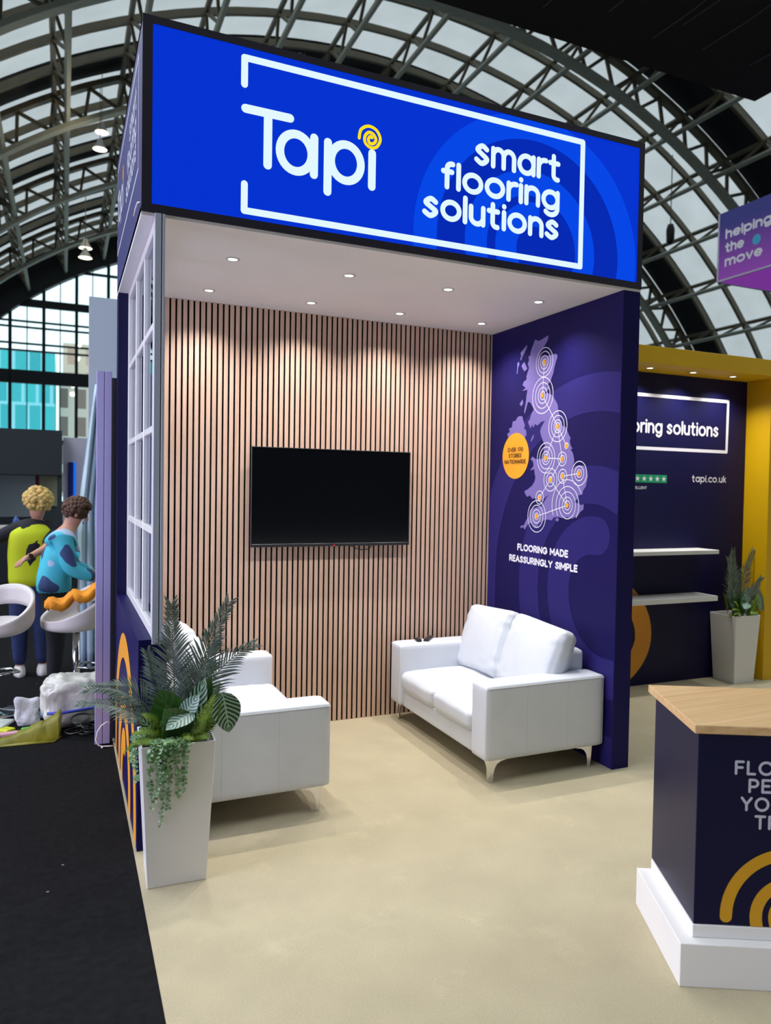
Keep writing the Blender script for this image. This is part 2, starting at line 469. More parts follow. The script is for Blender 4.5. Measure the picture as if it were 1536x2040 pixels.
def stroke_mesh(mb, strokes, w, P, mi=0, caps=True):
    """flat ink strokes; P maps (u,v,lift) to a 3-D point; each piece lies a hair above the last so no two coincide"""
    lift = [0.0]; P_ = P
    P = lambda u, v: P_(u, v, lift[0])
    for q in strokes:
        lift[0] += 2.5e-5
        q2 = [q[0]]
        for p in q[1:]:
            if (p[0] - q2[-1][0]) ** 2 + (p[1] - q2[-1][1]) ** 2 > 1e-10: q2.append(p)
        q = q2; n = len(q)
        if n < 2: continue
        dirs = []
        for i in range(n - 1):
            dx, dy = q[i + 1][0] - q[i][0], q[i + 1][1] - q[i][1]
            l = math.hypot(dx, dy); dirs.append((dx / l, dy / l))
        L = []; Rr = []
        def disc(p):
            lift[0] += 1.2e-5
            mb.add([P(p[0] + w / 2 * math.cos(2 * math.pi * k / 14), p[1] + w / 2 * math.sin(2 * math.pi * k / 14)) for k in range(14)], [tuple(range(14))], mi)
        for i in range(n - 1):
            a = dirs[i]; pa = dirs[i - 1] if i > 0 else a; na = dirs[i + 1] if i < n - 2 else a
            def off(d1, d2, p):
                if d1[0] * d2[0] + d1[1] * d2[1] < 0.86:
                    nx, ny = -a[1], a[0]
                else:
                    mx, my = d1[0] + d2[0], d1[1] + d2[1]; l = math.hypot(mx, my); nx, ny = -my / l, mx / l
                return (p[0] + nx * w / 2, p[1] + ny * w / 2), (p[0] - nx * w / 2, p[1] - ny * w / 2)
            l0, r0 = off(pa, a, q[i]); l1, r1 = off(a, na, q[i + 1])
            mb.add([P(*r0), P(*r1), P(*l1), P(*l0)], [(0, 1, 2, 3)], mi)
            if i > 0 and pa[0] * a[0] + pa[1] * a[1] < 0.86: disc(q[i])
        if caps: disc(q[0]); disc(q[-1])
def swirl_pts(n=22, tail=-.3):
    """the looping spiral mark, outer radius 1, tail at left, clockwise inwards"""
    p = [(-1.0, tail)]
    p += arc(0, 0, 1, 1, 180, 0, n)
    p += arc(.228, 0, .772, .772, 0, -180, n)[1:]
    p += arc(-.002, 0, .542, .542, 180, 0, n)[1:]
    p += arc(.14, 0, .40, .40, 0, -180, n)[1:]
    p += arc(.03, 0, .29, .29, 180, 84, 12)[1:]
    return p
def plane(O, U, V, N, ofs):
    O = Vector(O) + Vector(N) * ofs; U = Vector(U); V = Vector(V)
    N = Vector(N)
    return lambda u, v, e=0.0: O + U * u + V * v + N * e
UK_MAIN=[(0.985,2.903),(0.958,2.892),(0.941,2.884),(0.899,2.887),(0.874,2.894),(0.832,2.901),(0.814,2.905),(0.814,2.882),(0.823,2.869),(0.835,2.857),(0.851,2.843),(0.871,2.825),(0.887,2.815),(0.904,2.804),(0.912,2.791),(0.921,2.773),(0.910,2.757),(0.884,2.769),(0.835,2.758),(0.778,2.756),(0.737,2.757),(0.709,2.755),(0.695,2.741),(0.696,2.723),(0.711,2.702),(0.722,2.676),(0.733,2.649),(0.740,2.622),(0.755,2.601),(0.767,2.579),(0.782,2.562),(0.798,2.554),(0.827,2.543),(0.801,2.531),(0.788,2.515),(0.809,2.506),(0.837,2.497),(0.849,2.481),(0.816,2.489),(0.779,2.479),(0.742,2.461),(0.721,2.438),(0.700,2.417),(0.679,2.392),(0.672,2.359),(0.657,2.321),(0.648,2.292),(0.635,2.264),(0.614,2.235),(0.572,2.223),(0.555,2.194),(0.535,2.166),(0.516,2.147),(0.526,2.125),(0.518,2.102),(0.492,2.069),(0.516,2.067),(0.489,2.044),(0.473,2.007),(0.468,1.980),(0.490,1.938),(0.477,1.931),(0.456,1.948),(0.416,1.954),(0.358,1.951),(0.329,1.920),(0.313,1.880),(0.326,1.841),(0.335,1.810),(0.366,1.779),(0.369,1.755),(0.408,1.752),(0.422,1.725),(0.461,1.709),(0.454,1.699),(0.413,1.696),(0.384,1.684),(0.352,1.691),(0.354,1.656),(0.389,1.637),(0.410,1.613),(0.475,1.588),(0.536,1.595),(0.597,1.587),(0.636,1.593),(0.691,1.588),(0.723,1.565),(0.759,1.569),(0.796,1.567),(0.838,1.553),(0.887,1.531),(0.899,1.509),(0.934,1.508),(0.965,1.532),(1.009,1.530),(1.034,1.514),(1.068,1.477),(1.089,1.496),(1.130,1.486),(1.128,1.504),(1.082,1.511),(1.050,1.553),(1.020,1.574),(1.004,1.629),(0.978,1.640),(0.909,1.654),(0.859,1.658),(0.822,1.695),(0.766,1.748),(0.815,1.724),(0.843,1.704),(0.890,1.699),(0.942,1.721),(0.973,1.714),(1.009,1.740),(1.044,1.727),(1.072,1.749),(1.084,1.771),(1.037,1.786),(0.985,1.811),(0.951,1.841),(0.940,1.875),(0.954,1.914),(0.955,1.936),(1.014,1.927),(0.967,1.961),(0.977,1.995),(1.009,2.010),(0.985,2.031),(0.939,2.011),(0.881,2.009),(0.827,2.017),(0.841,2.065),(0.826,2.108),(0.851,2.140),(0.863,2.160),(0.879,2.185),(0.890,2.210),(0.881,2.238),(0.849,2.272),(0.831,2.289),(0.883,2.282),(0.925,2.260),(0.967,2.272),(0.974,2.246),(1.003,2.269),(1.020,2.242),(1.058,2.296),(1.032,2.311),(1.015,2.349),(0.982,2.381),(1.000,2.407),(1.028,2.436),(1.046,2.444),(1.062,2.446),(1.084,2.399),(1.103,2.360),(1.113,2.377),(1.092,2.445),(1.085,2.488),(1.077,2.522),(1.072,2.539),(1.149,2.539),(1.097,2.555),(1.143,2.583),(1.126,2.607),(1.088,2.618),(1.091,2.642),(1.074,2.674),(1.058,2.702),(1.077,2.733),(1.060,2.762),(1.070,2.787),(1.044,2.793),(1.036,2.826),(1.020,2.853),(0.999,2.879)]
UK_ISLES=[[(1.090,2.882),(1.093,2.860),(1.124,2.825),(1.150,2.804),(1.172,2.775),(1.183,2.784),(1.169,2.807),(1.181,2.834),(1.152,2.849),(1.125,2.865)],[(1.200,2.769),(1.194,2.746),(1.212,2.723),(1.219,2.676),(1.229,2.680),(1.223,2.724),(1.224,2.760)],[(1.121,2.755),(1.102,2.728),(1.081,2.700),(1.118,2.683),(1.142,2.704),(1.163,2.731),(1.143,2.749)],[(1.183,2.348),(1.136,2.344),(1.126,2.318),(1.097,2.271),(1.108,2.247),(1.082,2.236),(1.074,2.201),(1.098,2.172),(1.208,2.157),(1.334,2.194),(1.352,2.221),(1.311,2.234),(1.328,2.261),(1.283,2.269),(1.271,2.314),(1.233,2.316),(1.206,2.339)],[(0.968,2.197),(0.982,2.166),(1.007,2.143),(1.014,2.148),(0.993,2.181)],[(0.652,1.588),(0.629,1.574),(0.650,1.558),(0.676,1.572)],[(1.137,2.474),(1.127,2.443),(1.153,2.420),(1.179,2.443)]]
def part(mb, name, mats, root, **k):
    """child mesh whose vertices were given in world space; root is an unrotated empty or mesh"""
    l = root.location if root.parent is None else Vector((0, 0, 0))
    if root.parent is not None: l = root.parent.location + root.location
    mb.v = [(a - l[0], b - l[1], c - l[2]) for a, b, c in mb.v]
    if k.get('clip'): k['clip'] = [(Vector(c) - Vector(l), n) for c, n in k['clip']]
    return mb.build(name, mats, root, **k)
def single(mb, name, mats, label, cat, loc, group=None, **k):
    """a thing that is one mesh, with its origin at its base"""
    mb.v = [(a - loc[0], b - loc[1], c - loc[2]) for a, b, c in mb.v]
    o = mb.build(name, mats, None, **k); o.location = loc
    return tag(o, label, cat, group)
def struct(mb, name, mats, **k):
    o = mb.build(name, mats, None, **k); o['kind'] = 'structure'
    return o

# key sizes of the booth, metres
W_, H_, H2_, D_, T_ = 3.0, 3.064, 3.978, 1.613, 0.133
XR = W_ - T_          # inner face of the right wall

# ================================================================== SETTING: floor and hall
nt = M['hall_floor'].node_tree; pb = nt.nodes['Principled BSDF']; src = pb.inputs['Base Color'].links[0].from_socket
vo = nt.nodes.new('ShaderNodeTexVoronoi'); vo.inputs['Scale'].default_value = 5.5; vo.inputs['Randomness'].default_value = 1
tcn = nt.nodes.new('ShaderNodeTexCoord'); nt.links.new(tcn.outputs['Object'], vo.inputs['Vector'])
lt = nt.nodes.new('ShaderNodeMath'); lt.operation = 'LESS_THAN'; lt.inputs[1].default_value = .035
nt.links.new(vo.outputs['Distance'], lt.inputs[0])
mx = nt.nodes.new('ShaderNodeMix'); mx.data_type = 'RGBA'; mx.inputs['B'].default_value = (.22, .22, .22, 1)
nt.links.new(lt.outputs[0], mx.inputs['Factor']); nt.links.new(src, mx.inputs['A']); nt.links.new(mx.outputs['Result'], pb.inputs['Base Color'])
b = MB(); b.box((-60, -14, -0.03), (70, 72, -0.006)); struct(b, 'floor', M['hall_floor'])
b = MB(); b.box((-0.012, -9, -0.0055), (12, 3.4, 0.0)); o = struct(b, 'carpet', M['carpet'])

b = MB(); b.box((-45, -16.4, -.03), (60, -16, 30)); struct(b, 'wall_rear_light_block', mat('rear_light_block', (52, 54, 60), .8, var=.2, scale=.4))  # unseen dark wall added behind the camera to block low sky light
# barrel vault
HX, HZ = 15.459, -6.978
M['roof_white'] = translucent('roof_lining', (194, 199, 201), 0.6)
M['roof_dark'] = mat('roof_dark_panel', (20, 22, 30), 0.8)
M['truss'] = mat('truss_olive_paint', (104, 97, 80), 0.6, var=0.1, scale=2)
M['truss_light'] = mat('truss_pale_paint', (150, 153, 141), 0.6, var=0.08, scale=2)
M['hall_dark'] = mat('hall_dark_steel', (26, 32, 40), 0.6)
def VP(r, a, y): return (HX + r * math.sin(R(a)), y, HZ + r * math.cos(R(a)))
A0, A1 = -74, 74
YS = [17.4, 28.3, 39.2, 50.1, 61.0, 70.2]
b = MB()
ysk = [9.0]
prev = 9.0
for y in YS:
    q = (y - (prev if prev > 9 else 6.5)) / 4.0
    for k in (1, 2, 3, 4):
        yy = y - q * (4 - k)
        if yy > ysk[-1] + .1: ysk.append(yy)
    prev = y
na = 74
for i in range(len(ysk) - 1):
    dark = any(abs(ysk[i + 1] - y) < 0.01 for y in YS)
    for j in range(na):
        a = A0 + (A1 - A0) * j / na; c = A0 + (A1 - A0) * (j + 1) / na
        b.add([VP(32.9, a, ysk[i]), VP(32.9, c, ysk[i]), VP(32.9, c, ysk[i + 1]), VP(32.9, a, ysk[i + 1])], [(0, 1, 2, 3)], 1 if dark else 0)
struct(b, 'hall_roof', [M['roof_white'], M['roof_dark']], fix=False)
def arcbar(b, r, y, w, h, mi, a0=A0, a1=A1, n=60):
    """curved box section following the vault"""
    vs = []; fs = []
    for j in range(n + 1):
        a = a0 + (a1 - a0) * j / n
        for (dr, dy) in ((-h / 2, -w / 2), (-h / 2, w / 2), (h / 2, w / 2), (h / 2, -w / 2)): vs.append(VP(r + dr, a, y + dy))
    for j in range(n):
        for k in range(4):
            k2 = (k + 1) % 4
            fs.append((j * 4 + k, j * 4 + k2, j * 4 + 4 + k2, j * 4 + 4 + k))
    b.add(vs, fs, mi)
for y in YS[:-1]:
    b = MB()
    arcbar(b, 31.0, y, 0.55, 0.22, 1); arcbar(b, 32.5, y, 0.45, 0.25, 0)
    n = 88
    for j in range(n):
        a = A0 + (A1 - A0) * j / n; c = A0 + (A1 - A0) * (j + 1) / n
        p, q = (VP(31.1, a, y), VP(32.4, c, y)) if j % 2 else (VP(32.4, a, y), VP(31.1, c, y))
        b.bar(p, q, 0.16, 0.14, (0, 1, 0), 0)
    struct(b, 'roof_arch', [M['truss'], M['truss_light']], fix=False)
for y in ysk[1:]:
    if any(abs(y - t) < 0.01 for t in YS): continue
    b = MB(); arcbar(b, 32.55, y, 0.2, 0.34, 0)
    struct(b, 'roof_rafter', M['truss'], fix=False)
pa = -68.0
while pa < 72:
    b = MB()
    d = R(pa); tang = (math.cos(d), 0, -math.sin(d))
    b.bar(VP(31.2, pa, 9), VP(31.2, pa, 70), 0.2, 0.2, tang, 1)
    b.bar(VP(32.4, pa, 9), VP(32.4, pa, 70), 0.16, 0.2, tang, 0)
    y = 9.0; f = 0
    while y < 69.5:
        y2 = min(70, y + 1.36)
        p, q = (VP(31.2, pa, y), VP(32.4, pa, y2)) if f else (VP(32.4, pa, y), VP(31.2, pa, y2))
        b.bar(p, q, 0.13, 0.13, tang, 0); y = y2; f = 1 - f
    struct(b, 'roof_purlin', [M['truss'], M['truss_light']], fix=False)
    pa += 6.3

# far gable: arched end window with mullions and transoms
YG = 70.2
gz = lambda x, r=30.9: HZ + math.sqrt(max(0.0, r * r - (x - HX) ** 2))
b = MB(); arcbar(b, 31.9, YG, 0.9, 2.5, 0)
for k in range(-16, 17):
    x = -1.95 + 2.6 * k
    if abs(x - HX) < 30: 
        b.bar((x, YG, 0), (x, YG, gz(x)), 0.26, 0.3, (0, 1, 0), 0)
        x2 = x + 1.3
        if abs(x2 - HX) < 30: b.bar((x2, YG, 0), (x2, YG, gz(x2)), 0.08, 0.12, (0, 1, 0), 0)
for z, h in ((10.75, 1.15), (13.0, .14), (13.6, .14), (15.0, .14), (15.5, .14), (17.1, .65), (20.2, .2), (22.0, .2), (5.2, .4)):
    hw = math.sqrt(max(0, 30.9 ** 2 - (z - HZ) ** 2))
    b.box((HX - hw, YG - .15, z - h / 2), (HX + hw, YG + .15, z + h / 2))
w2 = struct(b, 'window_2', M['hall_dark'], fix=False)
b = MB(); pts = []
for k in range(61):
    x = HX - 30.3 + 60.6 * k / 60; pts.append((x, YG + .05, gz(x)))
b.add(pts + [(HX + 30.3, YG + .05, 0), (HX - 30.3, YG + .05, 0)], [tuple(range(len(pts) + 2))])
b.build('pane', M['hall_glass'], w2)

# city buildings beyond the end window
def facade(name, a, c, cols, rows, seedrgb, label):
    m = bpy.data.materials.new(name + '_facade'); m.use_nodes = True
    nt = m.node_tree; p = nt.nodes['Principled BSDF']; p.inputs['Roughness'].default_value = 0.5
    tc = nt.nodes.new('ShaderNodeTexCoord'); mp = nt.nodes.new('ShaderNodeMapping')
    mp.inputs['Rotation'].default_value = (R(90), 0, 0)
    br = nt.nodes.new('ShaderNodeTexBrick'); br.offset = 0.0 if cols < 0 else 0.35
    br.inputs['Scale'].default_value = 1.0
    br.inputs['Color1'].default_value = lin(seedrgb[0]); br.inputs['Color2'].default_value = lin(seedrgb[1]); br.inputs['Mortar'].default_value = lin(seedrgb[2])
    br.inputs['Mortar Size'].default_value = 0.18 if cols > 0 else 0.55
    br.inputs['Brick Width'].default_value = abs(cols); br.inputs['Row Height'].default_value = rows
    nt.links.new(tc.outputs['Object'], mp.inputs['Vector']); nt.links.new(mp.outputs['Vector'], br.inputs['Vector'])
    nt.links.new(br.outputs['Color'], p.inputs['Base Color'])
    bb = MB(); bb.box(a, c)
    x0, y0 = (a[0] + c[0]) / 2, (a[1] + c[1]) / 2
    single(bb, 'city_building', [m], label, 'building', (x0, y0, a[2]))
facade('teal', (-16, 96, -.03), (-1.3, 108, 17.0), 1.5, 3.6, ((70, 200, 205), (60, 175, 185), (150, 225, 235)), 'teal glass office building seen through the arched end window')
facade('stone', (-0.9, 98, -.03), (6.2, 110, 14.5), -2.0, 3.4, ((120, 105, 95), (140, 120, 110), (214, 200, 186)), 'pale stone building with rows of small windows beyond the end window')
facade('brick', (-0.5, 116, -.03), (14, 128, 21.5), -2.4, 3.6, ((190, 130, 110), (214, 190, 170), (226, 200, 180)), 'reddish brick building rising behind the pale stone one')

# ================================================================== BOOTH SHELL
b = MB(); b.box((0, D_ + .022, 0), (W_, 1.779, H_ - .016)); wall_back = struct(b, 'wall_back', M['navy_deep'])
b = MB(); b.box((T_, D_ + .012, 0), (XR, D_ + .0215, H_ - .016), 1)
x = T_ + .002
while x < XR - .004:
    xe = min(x + .0272, XR - .001)
    b.box((x, D_, 0), (xe, D_ + .002, H_ - .016), 0)
    b.box((x + .0002, D_ + .002, 0), (xe - .0002, D_ + .0125, H_ - .016), 1)
    x += .0400
b.build('slat_cladding', [M['slat'], M['slat_back']], wall_back)

b = MB(); b.box((XR, 0, 0), (W_, 1.779, H_ - .016)); wall_right = struct(b, 'wall_right', M['navy'], bevel=.002, seg=1)
PR = plane((XR, 0, 0), (0, -1, 0), (0, 0, 1), (-1, 0, 0), .0012)
PR2 = plane((XR, 0, 0), (0, -1, 0), (0, 0, 1), (-1, 0, 0), .002)
PR3 = plane((XR, 0, 0), (0, -1, 0), (0, 0, 1), (-1, 0, 0), .0028)
PR4 = plane((XR, 0, 0), (0, -1, 0), (0, 0, 1), (-1, 0, 0), .0055)
sw = [(-.28 + 1.335 * a, 1.10 + 1.335 * c) for a, c in swirl_pts(40)]
b = MB(); stroke_mesh(b, [sw], .255, PR)
b.build('swirl_print', M['purple'], wall_right, clip=[((XR, D_ - .002, 0), (0, 1, 0)), ((XR, .004, 0), (0, -1, 0)), ((XR, 0, .004), (0, 0, -1)), ((XR, 0, H_ - .02), (0, 0, 1))])
b = MB()
b.add([PR2(-y, z) for y, z in UK_MAIN], [tuple(range(len(UK_MAIN)))])
for isl in UK_ISLES: b.add([PR2(-y, z) for y, z in isl], [tuple(range(len(isl)))])
b.build('map_print', M['lilac'], wall_right)
def ring(cx, cy, r, a0=0, a1=360): return arc(cx, cy, r, r, a0, a1, 40 if a1 - a0 > 300 else 30)
HUBS = [((.855, 2.716), (.024, .048, .079, .106)), ((.868, 2.475), (.03, .058, .094, .132)), ((.67, 2.237), (.026, .046, .077, .11)),
        ((.808, 2.016), (.028, .048, .08, .11)), ((.607, 2.003), (.026, .049)), ((.745, 1.857), (.022, .049, .082)),
        ((.598, 1.881), (.025, .05)), ((.409, 1.899), (.026, .05, .083)), ((.877, 1.726), (.022, .049)), ((.911, 1.586), (.025, .05, .083, .117)),
        ((.535, 1.678), (.032, .058, .094)), ((.559, 2.093), (.021,))]
b = MB(); st = []
for (y, z), rs in HUBS:
    for r in rs: st.append(ring(-y, z, r))
st.append(ring(-.536, 1.678, .132, -38, 215)); st.append(ring(-.538, 1.678, .179, 28, 205))
for i, j in ((0, 1), (1, 2), (2, 3), (2, 4), (2, 11), (3, 4), (4, 5), (5, 8), (5, 10), (6, 7), (6, 10), (9, 10)):
    st.append([(-HUBS[i][0][0], HUBS[i][0][1]), (-HUBS[j][0][0], HUBS[j][0][1])])
stroke_mesh(b, st, .0052, PR3, caps=False)
b.build('network_print', M['print_white'], wall_right)
b = MB()
for (y, z), rs in HUBS:
    b.add([PR4(-y + .0175 * math.cos(k * math.pi / 10), z + .0175 * math.sin(k * math.pi / 10)) for k in range(20)], [tuple(range(20))])
b.build('store_dot_print', M['orange'], wall_right)
b = MB(); bz, by = 2.043, 1.222
b.add([PR3(-by + .19 * math.cos(k * math.pi / 24), bz + .178 * math.sin(k * math.pi / 24)) for k in range(48)], [tuple(range(48))])
badge = b.build('round_badge', M['orange'], wall_right)
b = MB()
for t, u0, u1, v in (('OVER 170', -1.335, -1.112, 2.076), ('STORES', -1.318, -1.135, 2.029), ('NATIONWIDE', -1.376, -1.070, 1.982)):
    stroke_mesh(b, text_strokes(t, UC, u0, u1, v, .033, .0062, .3), .0062, PR4)
b.build('badge_lettering', M['ink'], wall_right)
b = MB()
stroke_mesh(b, text_strokes('FLOORING MADE', UC, -1.166, -.512, 1.313, .054, .0135, .3), .0135, PR3)
stroke_mesh(b, text_strokes('REASSURINGLY SIMPLE', UC, -1.280, -.401, 1.221, .054, .0135, .3), .0135, PR3)
b.build('wall_lettering', M['print_white'], wall_right)

# low left wall with the amber swirl on its outer face
b = MB(); b.box((0, 0, 0), (T_, D_ + .0215, 1.028)); wall_left = struct(b, 'wall_left', M['navy'], bevel=.002, seg=1)
PL = plane((0, 0, 0), (0, -1, 0), (0, 0, 1), (-1, 0, 0), .0015)
sw = [(-.85 + .745 * a, .055 + .77 * c) for a, c in swirl_pts(40)]
b = MB(); stroke_mesh(b, [sw], .145, PL)
b.build('swirl_print', M['orange'], wall_left, clip=[((0, 0, .006), (0, 0, -1)), ((0, 1.63, 0), (0, 1, 0)), ((0, .004, 0), (0, -1, 0))])

# window above the low wall
b = MB(); wz0, wz1 = 1.029, H_ - .016; wx0, wx1 = .062, .108
b.box((wx0, .014, wz0), (wx1, .07, wz1)); b.box((wx0, 1.575, wz0), (wx1, D_ + .021, wz1))
b.box((wx0 + .001, .07, wz0), (wx1 - .001, 1.575, wz0 + .05)); b.box((wx0 + .001, .07, wz1 - .05), (wx1 - .001, 1.575, wz1))
window_1 = struct(b, 'window_1', M['white_gloss'], bevel=.003, seg=1)
b = MB()
for y in (.572, 1.073): b.box((wx0 + .004, y - .017, wz0 + .05), (wx1 - .004, y + .017, wz1 - .05))
for z in (1.545, 2.05, 2.555):
    for ya, yb in ((.07, .555), (.589, 1.056), (1.09, 1.575)): b.box((wx0 + .005, ya, z - .017), (wx1 - .005, yb, z + .017))
b.build('glazing_bar', M['white_gloss'], window_1, bevel=.003, seg=1)
b = MB()
ys = (.07, .555, .589, 1.056, 1.09, 1.575); zs = (wz0 + .05, 1.528, 1.562, 2.033, 2.067, 2.538, 2.572, wz1 - .05)
for i in (0, 2, 4):
    for k in (0, 2, 4, 6): b.box((.083, ys[i], zs[k]), (.087, ys[i + 1], zs[k + 1]))
b.build('pane', M['glass'], window_1)
# front post of the window, two aluminium strips with a dark groove
b = MB(); b.box((.061, -.012, 1.005), (.0905, .0135, H_ - .001)); b.box((.0955, -.012, 1.005), (.1085, .0135, H_ - .001)); b.box((.0905, -.004, 1.012), (.0955, .0135, H_ - .001), 1)
struct(b, 'trim_1', [M['alu'], M['black']], bevel=.0015, seg=1)

# soffit
b = MB(); b.box((.0, .0, H_ - .0155), (W_, 1.779, H_ - .0005)); ceiling = struct(b, 'ceiling', M['soffit'])

# ================================================================== FASCIA SIGN
fs_ = empty('fascia_sign', (0, 0, H_))
tag(fs_, 'large blue illuminated header box with white lettering on top of the booth', 'sign')
b = MB()
b.box((0, .004, H_), (W_, 1.779, H_ + .03)); b.box((0, .004, H2_ - .03), (W_, 1.779, H2_))
b.box((W_ - .03, .004, H_ + .03), (W_, 1.779, H2_ - .03)); b.box((.004, 1.75, H_ + .03), (W_ - .03, 1.779, H2_ - .03))
part(b, 'box_frame', M['frame_dark'], fs_)
b = MB()
fx0, fx1, fz0, fz1 = .046, 2.962, 3.104, 3.942
b.box((0, -.008, H_), (W_, .0035, fz0)); b.box((0, -.008, fz1), (W_, .0035, H2_)); b.box((0, -.008, fz0), (fx0, .0035, fz1)); b.box((fx1, -.008, fz0), (W_, .0035, fz1))
part(b, 'front_frame', M['frame_dark'], fs_)
b = MB(); b.box((fx0, -.004, fz0), (fx1, .0035, fz1)); face = part(b, 'light_panel', M['blue_lit'], fs_)
PF = lambda e: plane((0, -.004, 0), (1, 0, 0), (0, 0, 1), (0, -1, 0), e)
CL = [((fx0 + .002, 0, 0), (-1, 0, 0)), ((fx1 - .002, 0, 0), (1, 0, 0)), ((0, 0, fz0 + .002), (0, 0, -1)), ((0, 0, fz1 - .002), (0, 0, 1))]
# darker field inside the swirl, then the lighter bands
b = MB(); b.add([PF(.0006)(2.178 + .70 * math.cos(k * math.pi / 30), 3.2 + .70 * math.sin(k * math.pi / 30)) for k in range(31)] + [PF(.0006)(1.478, 3.0), PF(.0006)(2.878, 3.0)][::1], [tuple(range(31)) + (31, 32)])
part(b, 'deep_blue_field', M['blue_deep'], fs_, clip=CL)
sw = [(2.178 + .70 * a, 3.2 + .70 * c) for a, c in swirl_pts(44)]
cut = 46 + 22
for piece in (sw[:cut + 1], sw[cut:]):
    b = MB(); stroke_mesh(b, [piece], .143, PF(.0012), caps=False); part(b, 'swirl_band', M['blue_band'], fs_, clip=CL)
b = MB(); Q = PF(.0022)
fr = [[(.477, 3.76), (.477, 3.89), (2.523, 3.89), (2.523, 3.144), (.482, 3.144), (.482, 3.275)]]
stroke_mesh(b, fr, .034, Q); part(b, 'bracket_line', M['white_lit'], fs_)
b = MB()
tw = .0435
T = [[(.484, 3.644), (.709, 3.644)], [(.597, 3.644), (.597, 3.388)],
     arc(.742, 3.478, .083, .093, 90, 450, 36), [(.838, 3.572), (.838, 3.385)],
     [(.912, 3.565), (.912, 3.312)], arc(1.012, 3.479, .083, .093, 90, 450, 36), [(1.158, 3.556), (1.158, 3.381)]]
stroke_mesh(b, T, tw, Q); part(b, 'brand_lettering', M['white_lit'], fs_)
b = MB()
isw = spline([(1.083, 3.622), (1.093, 3.668), (1.134, 3.694), (1.18, 3.682), (1.203, 3.638), (1.182, 3.594), (1.146, 3.585), (1.118, 3.604), (1.115, 3.636), (1.136, 3.662), (1.163, 3.657), (1.178, 3.632), (1.166, 3.61), (1.144, 3.606), (1.135, 3.625), (1.146, 3.643), (1.156, 3.638)], 6)
stroke_mesh(b, [isw], .0165, PF(.0026)); part(b, 'yellow_swirl', M['yellow_lit'], fs_)
b = MB(); wg = .030
for t, u0, u1, v, h in (('smart', 1.776, 2.366, 3.616, .128), ('flooring', 1.568, 2.362, 3.446, .122), ('solutions', 1.457, 2.363, 3.272, .122)):
    stroke_mesh(b, text_strokes(t, LC, u0, u1, v, h, wg, .36), wg, Q)
part(b, 'slogan_lettering', M['white_lit'], fs_)
# unlit left flank with the same design in grey
b = MB(); b.box((.0, .0045, H_ + .0005), (.0035, 1.7785, H2_ - .0005)); flank = part(b, 'side_panel', M['side_navy'], fs_)
k_ = .60
PS = plane((0, 0, 0), (0, -1, 0), (0, 0, 1), (-1, 0, 0), .001)
def sm(q): return [(-1.78 + (a - .477) * .775 + .02, 3.60 + (c - 3.517) * .74) for a, c in q]
b = MB(); stroke_mesh(b, [sm(fr[0])], .02, PS)
stroke_mesh(b, [sm(q) for q in T], .032, PS)
for t, u0, u1, v, h in (('smart', 1.776, 2.366, 3.616, .128), ('flooring', 1.568, 2.362, 3.446, .122), ('solutions', 1.457, 2.363, 3.272, .122)):
    stroke_mesh(b, [sm(q) for q in text_strokes(t, LC, u0, u1, v, h, wg, .36)], .023, PS)
part(b, 'side_lettering', M['print_gray'], fs_)
b = MB(); stroke_mesh(b, [sm(isw)], .013, PS); part(b, 'side_swirl', M['orange'], fs_)
b = MB(); b.tube([(.0, .03, 3.115), (-.012, .05, 3.117), (-.016, .12, 3.112), (-.016, .2, 3.10)], .004, 8)
part(b, 'cable_end', M['white'], fs_, smooth=True)

# ================================================================== DOWNLIGHTS
def downlight(loc, label, group, watts, ang=128, blend=1.0):
    r = empty('downlight', loc); tag(r, label, 'ceiling light', group)
    b = MB(); b.lathe([(.026, -.0005), (.028, -.005), (.04, -.004), (.041, -.0005)], n=28)
    b.build('trim_ring', M['lamp_ring'], r, smooth=True)
    b = MB(); b.lathe([(.001, -.0035), (.0255, -.003), (.0255, -.0008), (.001, -.0008)], n=24)
    b.build('lamp_lens', M['lamp'], r)
    l = bpy.data.lights.new('downlight_lamp', 'SPOT'); l.energy = watts; l.color = SPOT_COL
    l.spot_size = R(ang); l.spot_blend = blend; l.shadow_soft_size = .025
    lo = bpy.data.objects.new('downlight_lamp', l); COL.objects.link(lo); lo.parent = r; lo.location = (0, 0, -.012)
    return r
xs = (.531, 1.223, 1.891, 2.575)
nm = ('leftmost', 'second from left', 'third from left', 'rightmost')
for y, rowname in ((.515, 'front'), (1.284, 'back')):
    for i, x in enumerate(xs):
        downlight((x, y, H_ - .0155), 'recessed downlight in the white booth ceiling, %s of the %s row' % (nm[i], rowname), 'booth ceiling downlights', SPOT_W)
# ================================================================== TELEVISION
tv = empty('television', (1.5, D_, 1.337)); tag(tv, 'wide black flat television hung on the slatted wall', 'television')
b = MB(); b.box((.98, D_ - .0455, 1.38), (2.02, D_ - .001, 2.02)); part(b, 'back_case', M['black'], tv, bevel=.008)
b = MB()
x0, x1, z0, z1 = .8816, 2.1179, 1.337, 2.056
ya, yb = D_ - .066, D_ - .0455
b.box((x0, ya, z0), (x1, yb, z0 + .022)); b.box((x0, ya, z1 - .006), (x1, yb, z1)); b.box((x0, ya, z0 + .022), (x0 + .006, yb, z1 - .006)); b.box((x1 - .006, ya, z0 + .022), (x1, yb, z1 - .006))
part(b, 'bezel', mat('tv_bezel', (34, 35, 40), .35), tv, bevel=.0015, seg=1)
b = MB(); b.box((x0 + .006, ya + .003, z0 + .022), (x1 - .006, yb, z1 - .006)); part(b, 'screen', M['screen'], tv)
b = MB(); b.sphere((1.505, ya - .001, z0 + .005), .005, n=10, k=6); part(b, 'power_light', M['led_red'], tv, smooth=True)
